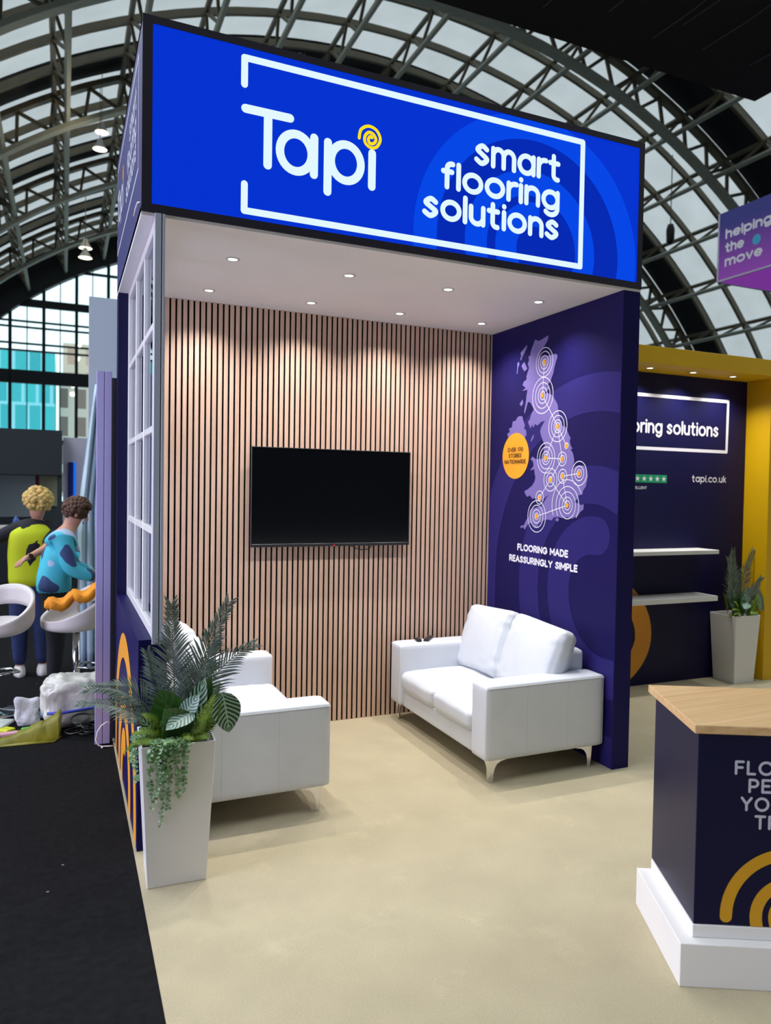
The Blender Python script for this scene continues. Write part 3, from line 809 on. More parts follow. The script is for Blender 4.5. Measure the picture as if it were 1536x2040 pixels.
b = MB(); b.tube([(1.63, yb + .01, z0 + .004), (1.66, yb + .008, z0 - .006), (1.69, yb + .005, z0 - .022), (1.74, yb + .005, z0 - .033), (1.79, yb + .006, z0 - .028), (1.815, yb + .008, z0 - .008), (1.82, yb + .01, z0 + .006)], .0035, 8)
part(b, 'cable', M['black'], tv, smooth=True)

# ================================================================== SOFAS
def make_sofa(name):
    r = empty(name)
    for s in (-1, 1):
        b = MB(); rbox(b, (.43, s * .64, .37), (.88, .19, .46), .022, 7); 
        arm = b.build('armrest', M['leather'], r, smooth=True)
        b = MB()
        for x in (.28, .58): b.box((x - .0015, s * .7352 - .0006, .15), (x + .0015, s * .7352 + .0006, .585))
        b.bar((.0, s * .7345, .582), (.868, s * .7345, .582), .004, .004)
        b.build('seam', M['seam'], arm)
    b = MB(); rbox(b, (.435, 0, .205), (.83, 1.10, .13), .012, 6); b.build('base', M['leather'], r, smooth=True)
    b = MB(); rbox(b, (.09, 0, .435), (.15, 1.092, .59), .03, 6); b.build('back_frame', M['leather'], r, smooth=True)
    for i, s in enumerate((-1, 1)):
        b = MB(); rbox(b, (.525, s * .272, .335), (.71, .538, .13), .045, 9, puff=.03, wr=.0025, seed=i)
        b.build('seat_cushion', M['leather'], r, smooth=True)
    for i, s in enumerate((-1, 1)):
        rot = Matrix.Rotation(R(-s * 3), 3, 'X') @ Matrix.Rotation(R(72), 3, 'Y')
        b = MB(); rbox(b, (.25, s * .312, .64), (.50, .60, .13), .05, 10, puff=.045, rot=rot, wr=.007, seed=5 + i)
        b.build('back_cushion', M['leather'], r, smooth=True)
    # curved corner legs: two tapering wings meeting at the corner
    prof = [(0, .14), (.12, .14), (.12, .132), (.085, .126), (.06, .112), (.044, .088), (.036, .05), (.034, 0), (.012, 0), (.006, .05)]
    for sx, x in ((-1, .83), (1, .06)):
        for s in (-1, 1):
            b = MB(); y = s * .705
            b.prism([(x + sx * u, y, z) for u, z in prof], (0, -s * .005, 0))
            b.prism([(x + sx * .008, y - s * u, z) for u, z in prof], (sx * .005, 0, 0))
            b.build('leg', M['chrome'], r, bevel=.001, seg=1)
    return r
sofa = make_sofa('sofa'); sofa.location = (.138, .822, 0)
tag(sofa, 'white leather two-seat sofa on the left, behind the tall planter', 'sofa', 'white leather sofas')
sofa2 = copy_tree(sofa); sofa2.location = (2.845, .805, 0); sofa2.rotation_euler = (0, 0, math.pi)
tag(sofa2, 'white leather two-seat sofa against the navy map wall on the right', 'sofa', 'white leather sofas')

# remote controls on the far arm
rm = empty('remote_control', (2.265, 1.478, .6005), R(52)); tag(rm, 'long black remote control on the far sofa arm', 'remote control', 'remote controls')
b = MB(); rbox(b, (0, 0, .009), (.17, .044, .018), .006, 4); b.build('body', M['black'], rm, smooth=True)
b = MB()
for i in range(6):
    for j in (-1, 0, 1): b.box((-.06 + i * .02, j * .012 - .003, .0178), (-.053 + i * .02, j * .012 + .003, .0192))
b.build('buttons', mat('remote_button', (90, 90, 94), .5), rm)
rm2 = empty('remote_control', (2.165, 1.452, .6005), R(80)); tag(rm2, 'short black remote control lying left of the longer one', 'remote control', 'remote controls')
b = MB(); rbox(b, (0, 0, .010), (.085, .04, .02), .007, 4); b.build('body', M['black'], rm2, smooth=True)
b = MB(); b.box((-.02, -.01, .0198), (.02, .01, .0212)); b.build('buttons', mat('remote_pad', (60, 60, 66), .4), rm2)

# ================================================================== PLANTERS
def leaf(mb, base, tip, width, nrm, curl=.12, n=12, m=6, cup=.15, pw=.75):
    base = Vector(base); tip = Vector(tip); ax = tip - base; L = ax.length; ax.normalize()
    nn = Vector(nrm); nn = (nn - ax * nn.dot(ax)).normalized(); sd = ax.cross(nn)
    vs = []; o = len(mb.v)
    for i in range(n + 1):
        t = i / n
        w = width / 2 * (math.sin(math.pi * min(1, max(0, t)) ** .8) ** pw if 0 < t < 1 else .02)
        c = base + ax * (L * t) + nn * (curl * L * (math.sin(math.pi * t * .5) * .5 - t * t))
        for j in range(m + 1):
            u = j / m * 2 - 1
            vs.append(c + sd * (w * u) + nn * (cup * w * u * u + .02 * w * math.sin(t * 22) * abs(u)))
            mb.uv[o + i * (m + 1) + j] = (j / m, t)
    fs = []
    for i in range(n):
        for j in range(m):
            a = i * (m + 1) + j; fs.append((a, a + 1, a + m + 2, a + m + 1))
    mb.add(vs, fs, 0)
def bez(pts, t):
    a, c, d = [Vector(p) for p in pts]
    return a * (1 - t) ** 2 + c * 2 * t * (1 - t) + d * t * t
def frond(pts, n, ln, wd, nrm, ang=46, rnd=None, droop=.1, start=.22):
    """pinnate palm frond: rachis and two ranks of narrow leaflets; material 0 leaflets, 1 stem"""
    mb = MB(); rnd = rnd or random
    mb.tube([bez(pts, t / 14) for t in range(15)], [.004 - .0026 * t / 14 for t in range(15)], 6, 1)
    N = Vector(nrm).normalized()
    for i in range(n):
        t = start + (1 - start) * i / (n - 1)
        p = bez(pts, t); d = (bez(pts, min(1, t + .02)) - bez(pts, max(0, t - .02))).normalized()
        nn = (N - d * N.dot(d)).normalized(); sd = d.cross(nn)
        k = (t - start) / (1 - start)
        l = ln * (.55 + .45 * math.sin(math.pi * min(1, k * 1.25 + .12))) * (1 - .35 * k) * rnd.uniform(.9, 1.08)
        for s in (-1, 1):
            a = R(ang - 16 * k + rnd.uniform(-4, 4))
            dr = d * math.cos(a) + sd * (s * math.sin(a)) + nn * rnd.uniform(-.05, .18)
            dr.normalize(); w = dr.cross(nn).normalized() * (wd / 2)
            q1 = p + dr * (l * .35) + nn * .004; q2 = p + dr * (l * .72) - Vector((0, 0, droop * l * .3)); q3 = p + dr * l - Vector((0, 0, droop * l))
            mb.add([p - w * .4, p + w * .4, q1 + w, q1 - w, q2 + w * .8, q2 - w * .8, q3], [(0, 1, 2, 3), (3, 2, 4, 5), (5, 4, 6)], 0)
    return mb
def fern(pts, n, ln, nrm, rnd):
    mb = MB(); N = Vector(nrm).normalized()
    mb.tube([bez(pts, t / 8) for t in range(9)], [.0025 - .0015 * t / 8 for t in range(9)], 5, 0)
    for i in range(n):
        t = .12 + .88 * i / (n - 1)
        p = bez(pts, t); d = (bez(pts, min(1, t + .02)) - bez(pts, max(0, t - .02))).normalized()
        nn = (N - d * N.dot(d)).normalized(); sd = d.cross(nn)
        l = ln * math.sin(math.pi * (.18 + .8 * t)) + .004
        for s in (-1, 1):
            dr = (sd * s + d * .35).normalized(); w = d * (.42 * 1.0 / n * (Vector(pts[2]) - Vector(pts[0])).length)
            mb.add([p - w, p + w, p + dr * l * .7 + w * .9 + nn * rnd.uniform(0, .006), p + dr * l, p + dr * l * .7 - w * .6], [(0, 1, 2, 3, 4)], 0)
    return mb
def trail(pts, n, size, rnd):
    mb = MB(); pv = [Vector(p) for p in pts]
    dense = []
    for i in range(len(pv) - 1):
        for j in range(8): dense.append(pv[i].lerp(pv[i + 1], j / 8))
    dense.append(pv[-1])
    mb.tube(dense, .0016, 5, 0)
    for i in range(n):
        t = (i + .5) / n; p = dense[min(len(dense) - 1, int(t * len(dense)))]
        sz = size * (1.1 - .55 * t) * rnd.uniform(.8, 1.2)
        a0 = rnd.uniform(0, 6.28)
        for s in (0, math.pi):
            a = a0 + s + rnd.uniform(-.4, .4)
            d = Vector((math.cos(a), math.sin(a) * .9 - .25, rnd.uniform(-.5, .3))).normalized()
            nn = Vector((rnd.uniform(-.6, .6), -.8, rnd.uniform(.0, .9))).normalized()
            nn = (nn - d * nn.dot(d)).normalized(); sd = d.cross(nn)
            c = p + d * sz * .75
            vs = [c + d * (sz * .62 * math.cos(k * math.pi / 4)) + sd * (sz * .58 * math.sin(k * math.pi / 4)) + nn * (.12 * sz * math.cos(k * math.pi / 2)) for k in range(8)]
            mb.add([p] + vs, [tuple(range(1, 9)), (0, 4, 5, 6)], 0)
    return mb
def make_planter(name, full=True, seed=3):
    rnd = random.Random(seed)
    r = empty(name)
    # tapered square pot with a rim wall; origin at the base centre, turned with the root
    a, c, h = .1265, .158, .64
    b = MB(); n4 = lambda q, z: [(-q, -q, z), (q, -q, z), (q, q, z), (-q, q, z)]
    vs = n4(a, 0) + n4(c, h) + n4(c - .006, h) + n4(c - .014, h - .07)
    fs = [(3, 2, 1, 0)] + [(i, (i + 1) % 4, 4 + (i + 1) % 4, 4 + i) for i in range(4)] + [(4 + i, 4 + (i + 1) % 4, 8 + (i + 1) % 4, 8 + i) for i in range(4)] + [(8 + i, 8 + (i + 1) % 4, 12 + (i + 1) % 4, 12 + i) for i in range(4)] + [(12, 13, 14, 15)]
    b.add(vs, fs); b.build('pot', M['white_gloss'], r, bevel=.003, seg=2)
    b = MB(); q = c - .018; g = 10; vs = []; fs = []
    for i in range(g + 1):
        for j in range(g + 1): vs.append((-q + 2 * q * i / g, -q + 2 * q * j / g, h - .045 + rnd.uniform(-.012, .012)))
    for i in range(g):
        for j in range(g): k = i * (g + 1) + j; fs.append((k, k + g + 1, k + g + 2, k + 1))
    b.add(vs, fs); b.build('soil', M['soil'], r)
    F = [([(.01, .03, .60), (-.01, .05, .93), (-.02, .03, 1.225)], 40, .175, .0085, (-.1, -1, .15)),
         ([(.04, .02, .60), (.07, .03, .90), (.235, .02, 1.225)], 40, .175, .0085, (-.1, -1, .2)),
         ([(-.05, -.01, .62), (-.13, -.03, .90), (-.37, -.03, .885)], 30, .135, .008, (-.1, -.75, .7)),
         ([(-.06, -.02, .62), (-.15, -.07, .82), (-.40, -.08, .835)], 30, .125, .008, (-.1, -.55, .9)),
         ([(.06, .00, .60), (.12, .0, .93), (.35, .02, 1.02)], 24, .15, .008, (.2, -.9, .5)),
         ([(.05, .03, .60), (.09, .05, .86), (.18, .06, 1.02)], 24, .13, .008, (.1, -1, .2)),
         ([(.0, .06, .60), (-.07, .1, .85), (-.12, .1, 1.0)], 24, .13, .008, (-.2, -1, .3))]
    if not full:
        F = [(p, n, l, w, nr) for p, n, l, w, nr in F[:2]] + [([(.0, .0, .6), (-.02, -.02, .85), (-.16, -.05, 1.17)], 34, .15, .009, (-.1, -1, .2)), ([(.0, .03, .6), (.03, .04, .9), (.02, .05, 1.14)], 34, .15, .009, (0, -1, .2)),
             ([(.03, .0, .6), (.16, -.03, .86), (.33, -.06, .88)], 26, .13, .009, (.2, -.7, .7)), ([(-.03, -.02, .6), (-.12, -.06, .84), (-.2, -.1, .95)], 26, .13, .009, (-.2, -.8, .5)), ([(.03, -.04, .6), (.1, -.1, .86), (.19, -.12, .98)], 26, .14, .009, (.2, -.8, .5))]
    for i, (p, n, l, w, nr) in enumerate(F):
        frond(p, n, l, w, nr, rnd=rnd, droop=.12).build('palm_frond', [M['palm'], M['palm_stem']], r, fix=False)
    Lf = [((.02, -.02, .62), (-.075, -.05, .855), .19, (-.1, -.95, .35), 'broad'),
          ((.03, -.06, .62), (-.055, -.13, .79), .17, (0, -.8, .6), 'broad'),
          ((.05, .02, .62), (.155, -.02, .885), .105, (.1, -1, .2), 'broad'),
          ((.06, -.05, .64), (.20, -.06, .80), .12, (-.3, -.9, .5), 'stripe'),
          ((.195, -.09, .835), (.225, -.12, .655), .135, (.15, -1, .25), 'stripe'),
          ((.05, .0, .62), (.12, -.03, .89), .11, (-.4, -.9, .1), 'stripe'),
          ((-.05, -.05, .62), (-.16, -.10, .76), .10, (-.2, -.7, .7), 'stripe'),
          ((-.06, -.06, .62), (-.13, -.13, .71), .09, (-.2, -.8, .5), 'stripe'),
          ((.07, -.07, .75), (-.055, -.16, .715), .09, (0, -.55, .8), 'silver'),
          ((.02, -.05, .72), (.09, -.08, .83), .08, (-.3, -.8, .4), 'silver'),
          ((.09, -.02, .64), (.20, -.02, .86), .05, (.3, -1, .1), 'stripe')]
    for p, t, w, nr, k in Lf:
        b = MB(); leaf(b, p, t, w, nr); b.build('broad_leaf' if k == 'broad' else ('silver_leaf' if k == 'silver' else 'striped_leaf'), M[k], r, smooth=True)
    Ff = [([(.05, -.10, .62), (.10, -.13, .72), (.155, -.12, .83)], .035), ([(.09, -.10, .62), (.14, -.12, .70), (.185, -.11, .79)], .03), ([(.04, -.10, .62), (.08, -.14, .68), (.12, -.14, .75)], .03),
          ([(-.03, -.10, .63), (-.10, -.14, .73), (-.19, -.14, .70)], .026), ([(-.04, -.12, .63), (-.12, -.17, .69), (-.20, -.17, .665)], .022), ([(-.05, -.09, .63), (-.09, -.12, .76), (-.15, -.12, .775)], .026),
          ([(.0, -.12, .63), (.02, -.17, .69), (.06, -.18, .66)], .022), ([(.05, -.12, .63), (.09, -.16, .68), (.13, -.155, .655)], .022), ([(-.06, -.08, .62), (-.15, -.1, .68), (-.22, -.12, .62)], .022),
          ([(-.02, -.06, .64), (-.04, -.1, .74), (-.05, -.11, .80)], .024), ([(.10, .04, .62), (.14, .03, .74), (.20, .02, .80)], .03), ([(.0, .09, .62), (.02, .11, .74), (-.03, .12, .82)], .03)]
    for p, l in Ff:
        fern(p, 22, l, (0, -.7, .7), rnd).build('fern_frond', M['fern'], r, fix=False)
    if full:
        Tr = [((-.10, -.151), .53, .36), ((-.07, -.172), .62, .30), ((-.045, -.176), .72, .24), ((-.015, -.172), .66, .30), ((.02, -.172), .5, .36), ((-.125, -.17), .45, .40), ((-.185, -.10), .40, .48), ((-.175, -.05), .36, .52)]
        Tr = [(-.115, -.166, .42), (-.09, -.170, .37), (-.065, -.172, .285), (-.04, -.170, .36), (-.01, -.171, .40), (.03, -.170, .43), (-.176, -.09, .47), (-.178, -.02, .53), (-.05, -.178, .50), (-.085, -.18, .52)]
        for x, y, z in Tr:
            outy = y if abs(y) > .16 else y
            trail([(x * .8, y * .75, .655), (x, y - .006, .66), (x - .004, y - .004, .60), (x + rnd.uniform(-.01, .01), y + .012 * (.6 - z) / .3 , (z + .6) / 2), (x + rnd.uniform(-.02, .02), y + .02 * (.6 - z) / .3, z)], int((.68 - z) / .0095), .0175, rnd).build('trailing_stem', M['euca'], r, fix=False)
    return r
pl = make_planter('planter'); pl.location = (.143, -.257, 0); pl.rotation_euler = (0, 0, R(-2))
tag(pl, 'tall white tapered planter with palms and trailing eucalyptus by the left corner', 'planter', 'tall white planters')
pl2 = make_planter('planter', full=False, seed=11); pl2.location = (5.495, 1.447, 0); pl2.rotation_euler = (0, 0, R(0))
tag(pl2, 'white tapered planter of dark palms beside the yellow pillar', 'planter', 'tall white planters')

# ================================================================== COUNTER
P0 = Vector((1.775, -1.788, 0)); fd = Vector((math.cos(R(-28)), math.sin(R(-28)), 0)); sd_ = Vector((math.cos(R(65)), math.sin(R(65)), 0))
def quad(o0, o1, s0, s1, z):  # offsets along front and side
    return [P0 + fd * o0 + sd_ * s0 + Vector((0, 0, z)), P0 + fd * o1 + sd_ * s0 + Vector((0, 0, z)), P0 + fd * o1 + sd_ * s1 + Vector((0, 0, z)), P0 + fd * o0 + sd_ * s1 + Vector((0, 0, z))]
ct = empty('reception_counter', (P0.x, P0.y, 0)); tag(ct, 'navy reception counter with oak top and white plinth at the right edge', 'counter')
LF, LS = .66, .50
b = MB(); b.prism(quad(0, LF, 0, LS, .205), (0, 0, .705)); part(b, 'body', M['navy_counter'], ct, bevel=.002, seg=1)
b = MB(); b.prism(quad(-.018, LF + .02, -.012, LS + .05, .9105), (0, 0, .032)); part(b, 'top', M['oak'], ct, bevel=.002, seg=1)
b = MB(); b.prism(quad(-.062, LF + .06, -.05, LS - .0, 0), (0, 0, .158)); b.prism(quad(-.005, LF + .0, -.006, LS - .01, .1585), (0, 0, .046)); part(b, 'plinth', M['white'], ct, bevel=.002, seg=1)
nrm = Vector((fd.y, -fd.x, 0))
PC = plane(P0, fd, (0, 0, 1), nrm, .0012)
b = MB()
for t, u0, u1, v in (('FLOORING', .131, .509, .762), ('PEOPLE', .181, .457, .697), ('YOU CAN', .155, .486, .630), ('TRUST', .206, .434, .564)):
    stroke_mesh(b, text_strokes(t, UC, u0, u1, v, .053, .0095, .36), .0095, PC)
part(b, 'counter_lettering', M['print_gray'], ct)
sw = [(.348 + .233 * a, .245 + .233 * c) for a, c in swirl_pts(34, -.03)]
for piece in (sw[:36 + 18], sw[36 + 17:]):
    b = MB(); stroke_mesh(b, [piece], .044, PC)
    part(b, 'counter_swirl', M['mustard'], ct, clip=[((0, 0, .206), (0, 0, -1))])

# ================================================================== YELLOW SECTION ON THE RIGHT
b = MB(); b.box((W_ + .001, D_, 0), (5.752, 1.779, 2.87)); wall_far = struct(b, 'wall_far', M['navy_deep'])
PN = plane((0, D_, 0), (1, 0, 0), (0, 0, 1), (0, -1, 0), .0015)
PN2 = plane((0, D_, 0), (1, 0, 0), (0, 0, 1), (0, -1, 0), .0025)
b = MB(); stroke_mesh(b, [[(3.3, 2.665), (5.505, 2.665), (5.500, 2.18), (3.3, 2.18)]], .03, PN)
stroke_mesh(b, text_strokes('smart flooring solutions', LC, 3.66, 5.388, 2.318, .098, .021, .40), .021, PN)
stroke_mesh(b, text_strokes('tapi.co.uk', LC, 5.068, 5.505, 1.882, .052, .011, .42), .011, PN)
stroke_mesh(b, text_strokes('EXCELLENT', UC, 4.31, 4.525, 1.806, .026, .005, .36), .005, PN)
b.build('wall_lettering', M['print_white'], wall_far)
b = MB()
for i in range(5): b.box((4.377 + .0775 * i, D_ - .0012, 1.866), (4.377 + .0775 * i + .075, D_ - .0002, 1.94))
b.build('rating_squares', M['green'], wall_far)
b = MB()
for i in range(5):
    cx, cz = 4.377 + .0775 * i + .0375, 1.902
    pts = [PN2(cx + (.028 if k % 2 == 0 else .0115) * math.sin(k * math.pi / 5), cz + (.028 if k % 2 == 0 else .0115) * math.cos(k * math.pi / 5)) for k in range(10)]
    b.add(pts + [PN2(cx, cz)], [(k, (k + 1) % 10, 10) for k in range(10)])
b.build('rating_stars', M['print_white'], wall_far)
sw = [(3.53 + 1.0 * a, .46 + .62 * c) for a, c in swirl_pts(40)]
b = MB(); stroke_mesh(b, [sw], .19, PN); b.build('swirl_print', M['orange'], wall_far, clip=[((0, 0, .004), (0, 0, -1)), ((W_ + .01, 0, 0), (-1, 0, 0))])
b = MB(); b.box((W_ + .001, 1.215, 2.871), (6.4, 1.779, 3.018)); b.box((5.753, 1.33, 0), (6.4, 1.779, 2.8705))
struct(b, 'wall_right_yellow', M['yellow'], bevel=.002, seg=1)
for i, (x, q) in enumerate(((4.35, 'leftmost'), (4.848, 'middle'), (5.339, 'rightmost'))):
    downlight((x, 1.41, 2.8705), 'recessed downlight under the yellow beam, %s of the three' % q, 'yellow beam downlights', 42, 130, 1.0)
for z0, z1, q in ((1.222, 1.258, 'upper white wall shelf on the far navy wall'), (.788, .834, 'lower white wall shelf on the far navy wall')):
    b = MB(); b.box((3.15, 1.35, z0), (5.168, D_ - .0005, z1)); single(b, 'wall_shelf', M['white'], q, 'shelf', (4.16, 1.48, z0), 'white wall shelves', bevel=.002, seg=1)
# ================================================================== OVERHEAD THINGS IN THE HALL
M['drape'] = mat('black_drape', (12, 12, 15), .85, var=.3, scale=1.2, bump=.25, bscale=3)
dr_ = empty('rigged_drape', (6.0, 3.5, 7.93)); tag(dr_, 'huge black drape box hung overhead at the top right', 'drape')
b = MB(); b.box((2.6, 1.9, 7.93), (9.50, 5.0, 7.98)); b.box((2.6, 1.9, 7.98), (9.50, 1.95, 11)); b.box((2.6, 4.95, 7.98), (9.50, 5.0, 11)); b.box((2.6, 1.95, 7.98), (2.65, 4.95, 11)); b.box((9.45, 1.95, 7.98), (9.50, 4.95, 11))
part(b, 'cloth_panels', M['drape'], dr_)
b = MB()
for x, y in ((6.0, 4.2), (6.9, 4.4), (7.05, 4.0), (7.7, 4.3), (8.6, 4.3), (5.2, 4.5)): b.tube([(x, y, 7.922), (x + .03, y - .7, 7.918), (x - .02, 1.95, 7.922)], .006, 5)
part(b, 'drop_lines', mat('drop_line', (70, 72, 80), .7), dr_)

M['ban_purple'] = mat('banner_purple', (78, 42, 118), .5); M['ban_navy'] = mat('banner_navy', (34, 34, 88), .5)
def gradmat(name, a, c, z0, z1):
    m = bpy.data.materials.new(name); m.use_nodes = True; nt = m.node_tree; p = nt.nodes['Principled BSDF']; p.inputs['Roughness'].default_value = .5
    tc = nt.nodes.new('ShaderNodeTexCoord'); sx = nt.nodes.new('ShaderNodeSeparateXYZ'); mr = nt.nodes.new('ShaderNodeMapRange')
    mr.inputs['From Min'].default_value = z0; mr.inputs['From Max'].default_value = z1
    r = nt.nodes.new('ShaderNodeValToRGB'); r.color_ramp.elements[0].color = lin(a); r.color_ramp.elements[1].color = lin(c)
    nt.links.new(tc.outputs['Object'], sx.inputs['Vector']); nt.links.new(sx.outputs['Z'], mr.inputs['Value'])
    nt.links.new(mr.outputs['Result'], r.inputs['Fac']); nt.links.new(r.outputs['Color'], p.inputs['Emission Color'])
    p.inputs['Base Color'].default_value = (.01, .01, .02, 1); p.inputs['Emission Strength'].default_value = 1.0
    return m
hb = empty('hanging_banner', (13.4, 6.5, 6.14)); tag(hb, 'purple cube banner with white words hung high at the right edge', 'banner')
bx0, by1, bz0, bz1 = 11.94, 8.0, 6.14, 7.52
b = MB(); b.box((bx0, 4.6, bz0), (15.3, by1, bz1)); part(b, 'banner_cube', gradmat('banner_glow_print', (112, 48, 140), (34, 36, 96), 0.0, 1.1), hb)  # glow added to the printed gradient; without it the underside renders black
b = MB()
for a, c in (((bx0, 4.6, bz0), (bx0, by1, bz0)), ((bx0, by1, bz0), (15.3, by1, bz0)), ((bx0, by1, bz0), (bx0, by1, bz1))): b.bar(a, c, .035, .035)
part(b, 'edge_frame', mat('banner_edge', (196, 190, 214), .4), hb)
PB = plane((bx0, 0, 0), (0, -1, 0), (0, 0, 1), (-1, 0, 0), .004)
for t, u0, u1, v in (('helping', -7.83, -6.70, 6.96), ('the', -7.83, -7.35, 6.68), ('move', -7.83, -6.90, 6.40)):
    b = MB(); stroke_mesh(b, text_strokes(t, LC, u0, u1, v, .16, .046, .36), .046, PB)
    part(b, 'banner_lettering', M['print_white'], hb)
b = MB(); b.add([PB(-7.05 + .1 * math.cos(k * math.pi / 10), 6.74 + .1 * math.sin(k * math.pi / 10)) for k in range(20)], [tuple(range(20))])
part(b, 'blue_dot', mat('banner_blue', (70, 176, 220), .5), hb)

# high bay lamps under the vault
def highbay(loc, label, lit):
    r = empty('high_bay_lamp', loc); tag(r, label, 'hall lamp', 'high bay lamps under the vault')
    b = MB(); b.lathe([(.08, .5), (.12, .45), (.14, .3), (.32, .02), (.34, 0), (.30, .0), (.13, .28)], n=20); b.build('shade', mat('lamp_shade_grey', (190, 190, 186), .4), r, smooth=True)
    b = MB(); b.sphere((0, 0, .06), .24, .24, .12, 14, 8); b.build('bulb', M['hall_bulb'] if lit else M['white'], r, smooth=True)
    b = MB(); b.tube([(0, 0, .48), (0, 0, 3.0)], .02, 6); b.build('hanger', M['truss'], r)
    if lit:
        l = bpy.data.lights.new('high_bay_light', 'POINT'); l.energy = 120; l.color = (1, .86, .62); l.shadow_soft_size = .3
        lo = bpy.data.objects.new('high_bay_light', l); COL.objects.link(lo); lo.parent = r; lo.location = (0, 0, -.25)
M['hall_bulb'] = emit('hall_bulb', (255, 236, 190), 5.0)
highbay((1.34, 38, 19.3), 'lit lamp under the vault at left, upper of the upper pair', True)
highbay((1.20, 36.5, 17.85), 'lit lamp under the vault at left, lower of the upper pair', True)
highbay((.66, 40, 14.0), 'lit lamp low under the vault at left, upper of the lower pair', True)
highbay((.62, 38.5, 13.1), 'lit lamp low under the vault at left, lower of the lower pair', True)
highbay((11.4, 38, 25.7), 'unlit round lamp under the vault just above the blue sign', False)
spk = empty('hall_speaker', (31.0, 30, 15.9)); tag(spk, 'small black loudspeaker hanging under the vault right of the sign', 'loudspeaker')
b = MB(); b.lathe([(.12, 0), (.22, .1), (.24, .8), (.16, 1.1)], n=14); b.build('case', M['black'], spk, smooth=True)
b = MB(); b.tube([(0, 0, 1.08), (0, 0, 5)], .03, 6); b.build('hanger', M['truss'], spk)

# ================================================================== NEIGHBOURING STANDS ON THE LEFT
M['lavender'] = mat('lavender_aluminium', (176, 170, 214), .4, var=.03, scale=4)
M['charcoal'] = mat('charcoal_panel', (62, 64, 70), .6)
M['graphite'] = mat('graphite_board', (40, 46, 54), .6)
M['pale_blue'] = mat('pale_blue_board', (206, 220, 236), .6)
M['poly'] = mat('polythene_sheet', (200, 224, 240), .22, var=.12, scale=3, bump=.6, bscale=7)
pp = empty('wall_post', (-.08, 1.72, 0)); tag(pp, 'lavender aluminium exhibition wall post standing behind the booth corner', 'post')
b = MB(); b.box((-.128, 1.70, 0), (-.082, 1.75, 2.53)); b.box((-.078, 1.70, 0), (-.034, 1.75, 2.53)); b.box((-.082, 1.712, 0), (-.078, 1.75, 2.53))
part(b, 'profile', M['lavender'], pp, bevel=.003, seg=1)
b = MB(); b.box((-.0335, 1.80, 0), (.25, 1.84, 2.50)); part(b, 'infill_panel', M['charcoal'], pp)
b = MB(); b.box((-.09, 5.0, -.005), (1.6, 5.06, 3.75)); single(b, 'room_divider', [M['pale_blue']], 'tall pale blue-grey blank panel rising behind the lavender post', 'divider', (.75, 5.03, -.005))
# polythene hanging in folds
b = MB(); n = 26; m_ = 16; vs = []; fs = []
for i in range(n + 1):
    for j in range(m_ + 1):
        t = j / m_; z = -.004 + 2.72 * t
        x = -.20 + .34 * i / n + (.12 * max(0, t - .55) / .45) * (1 - i / n) * 1.2
        y = 4.1 + .03 * math.sin(i * 1.3 + t * 2) + .02 * math.sin(i * .5 + t * 5)
        vs.append((x, y, z))
for i in range(n):
    for j in range(m_): k = i * (m_ + 1) + j; fs.append((k, k + 1, k + m_ + 2, k + m_ + 1))
b.add(vs, fs)
o = single(b, 'plastic_sheet', [M['poly']], 'pale blue plastic sheet hanging in folds left of the lavender post', 'plastic sheet', (-.03, 4.1, -.004), smooth=True)
q = o.modifiers.new('thickness', 'SOLIDIFY'); q.thickness = .006

ns = empty('exhibition_stand', (-1.6, 13, -.005)); tag(ns, 'distant stand with graphite header and pale back wall at far left', 'exhibition stand')
b = MB(); b.box((-4.2, 12.0, 1.90), (-.36, 14.4, 2.74)); part(b, 'header', M['graphite'], ns)
b = MB(); b.box((-4.2, 14.3, -.005), (-.36, 14.4, 1.9)); part(b, 'back_wall', mat('stand_wall', (88, 100, 104), .6), ns)
b = MB(); b.box((-.44, 12.05, -.005), (-.36, 12.13, 1.9)); b.box((-4.2, 12.05, -.005), (-4.12, 12.13, 1.9)); part(b, 'corner_post', M['graphite'], ns)
def board(loc, w, h, col, name, label, cat, th=.03, mt=None):
    bb = MB(); x, y, z = loc; bb.box((x - w / 2, y, z), (x + w / 2, y + th, z + h))
    return single(bb, name, [mt or mat(name + '_paint', col, .6)], label, cat, (x, y, z))
board((-1.33, 14.26, 1.02), .95, 1.0, (206, 222, 226), 'display_board', 'pale display board standing under the graphite header', 'board')
board((-.62, 14.26, 1.25), .36, .66, (196, 200, 164), 'poster_board', 'pale green poster board at the right end of the far stand', 'poster')
board((-.84, 14.26, 1.3), .07, .6, (176, 60, 76), 'poster_strip', 'narrow red upright strip left of the green poster', 'poster')
b = MB(); b.box((-2.4, 11.2, -.005), (-.62, 11.7, .92), 0); b.box((-2.45, 11.15, .92), (-.58, 11.75, .98), 1)
cd2 = empty('display_counter', (-1.5, 11.45, -.005)); tag(cd2, 'dark display counter with white top in front of the far stand', 'counter')
b = MB(); b.box((-2.4, 11.2, -.005), (-.62, 11.7, .92)); part(b, 'body', M['hall_dark'], cd2)
b = MB(); b.box((-2.45, 11.15, .921), (-.58, 11.75, .98)); part(b, 'top', M['white'], cd2)
for i, (x, h, c, l) in enumerate(((-1.40, .26, (40, 52, 50), 'dark green bottle on the far white counter, right of the blue one'), (-1.10, .18, (70, 96, 170), 'blue bottle on the far white counter'), (-1.55, .2, (110, 150, 80), 'light green bottle on the far white counter, leftmost of its row'))):
    bb = MB(); bb.lathe([(.045, 0), (.05, .02), (.05, h * .65), (.02, h * .8), (.018, h)], (x, 11.42, .9805), 14)
    single(bb, 'bottle', [mat('bottle_glass', c, .25)], l, 'bottle', (x, 11.42, .9805), 'bottles on the far counter', smooth=True)
wp = empty('partition_wall', (-.17, 12.5, -.005)); tag(wp, 'pale lavender partition with a blue vertical light strip', 'partition')
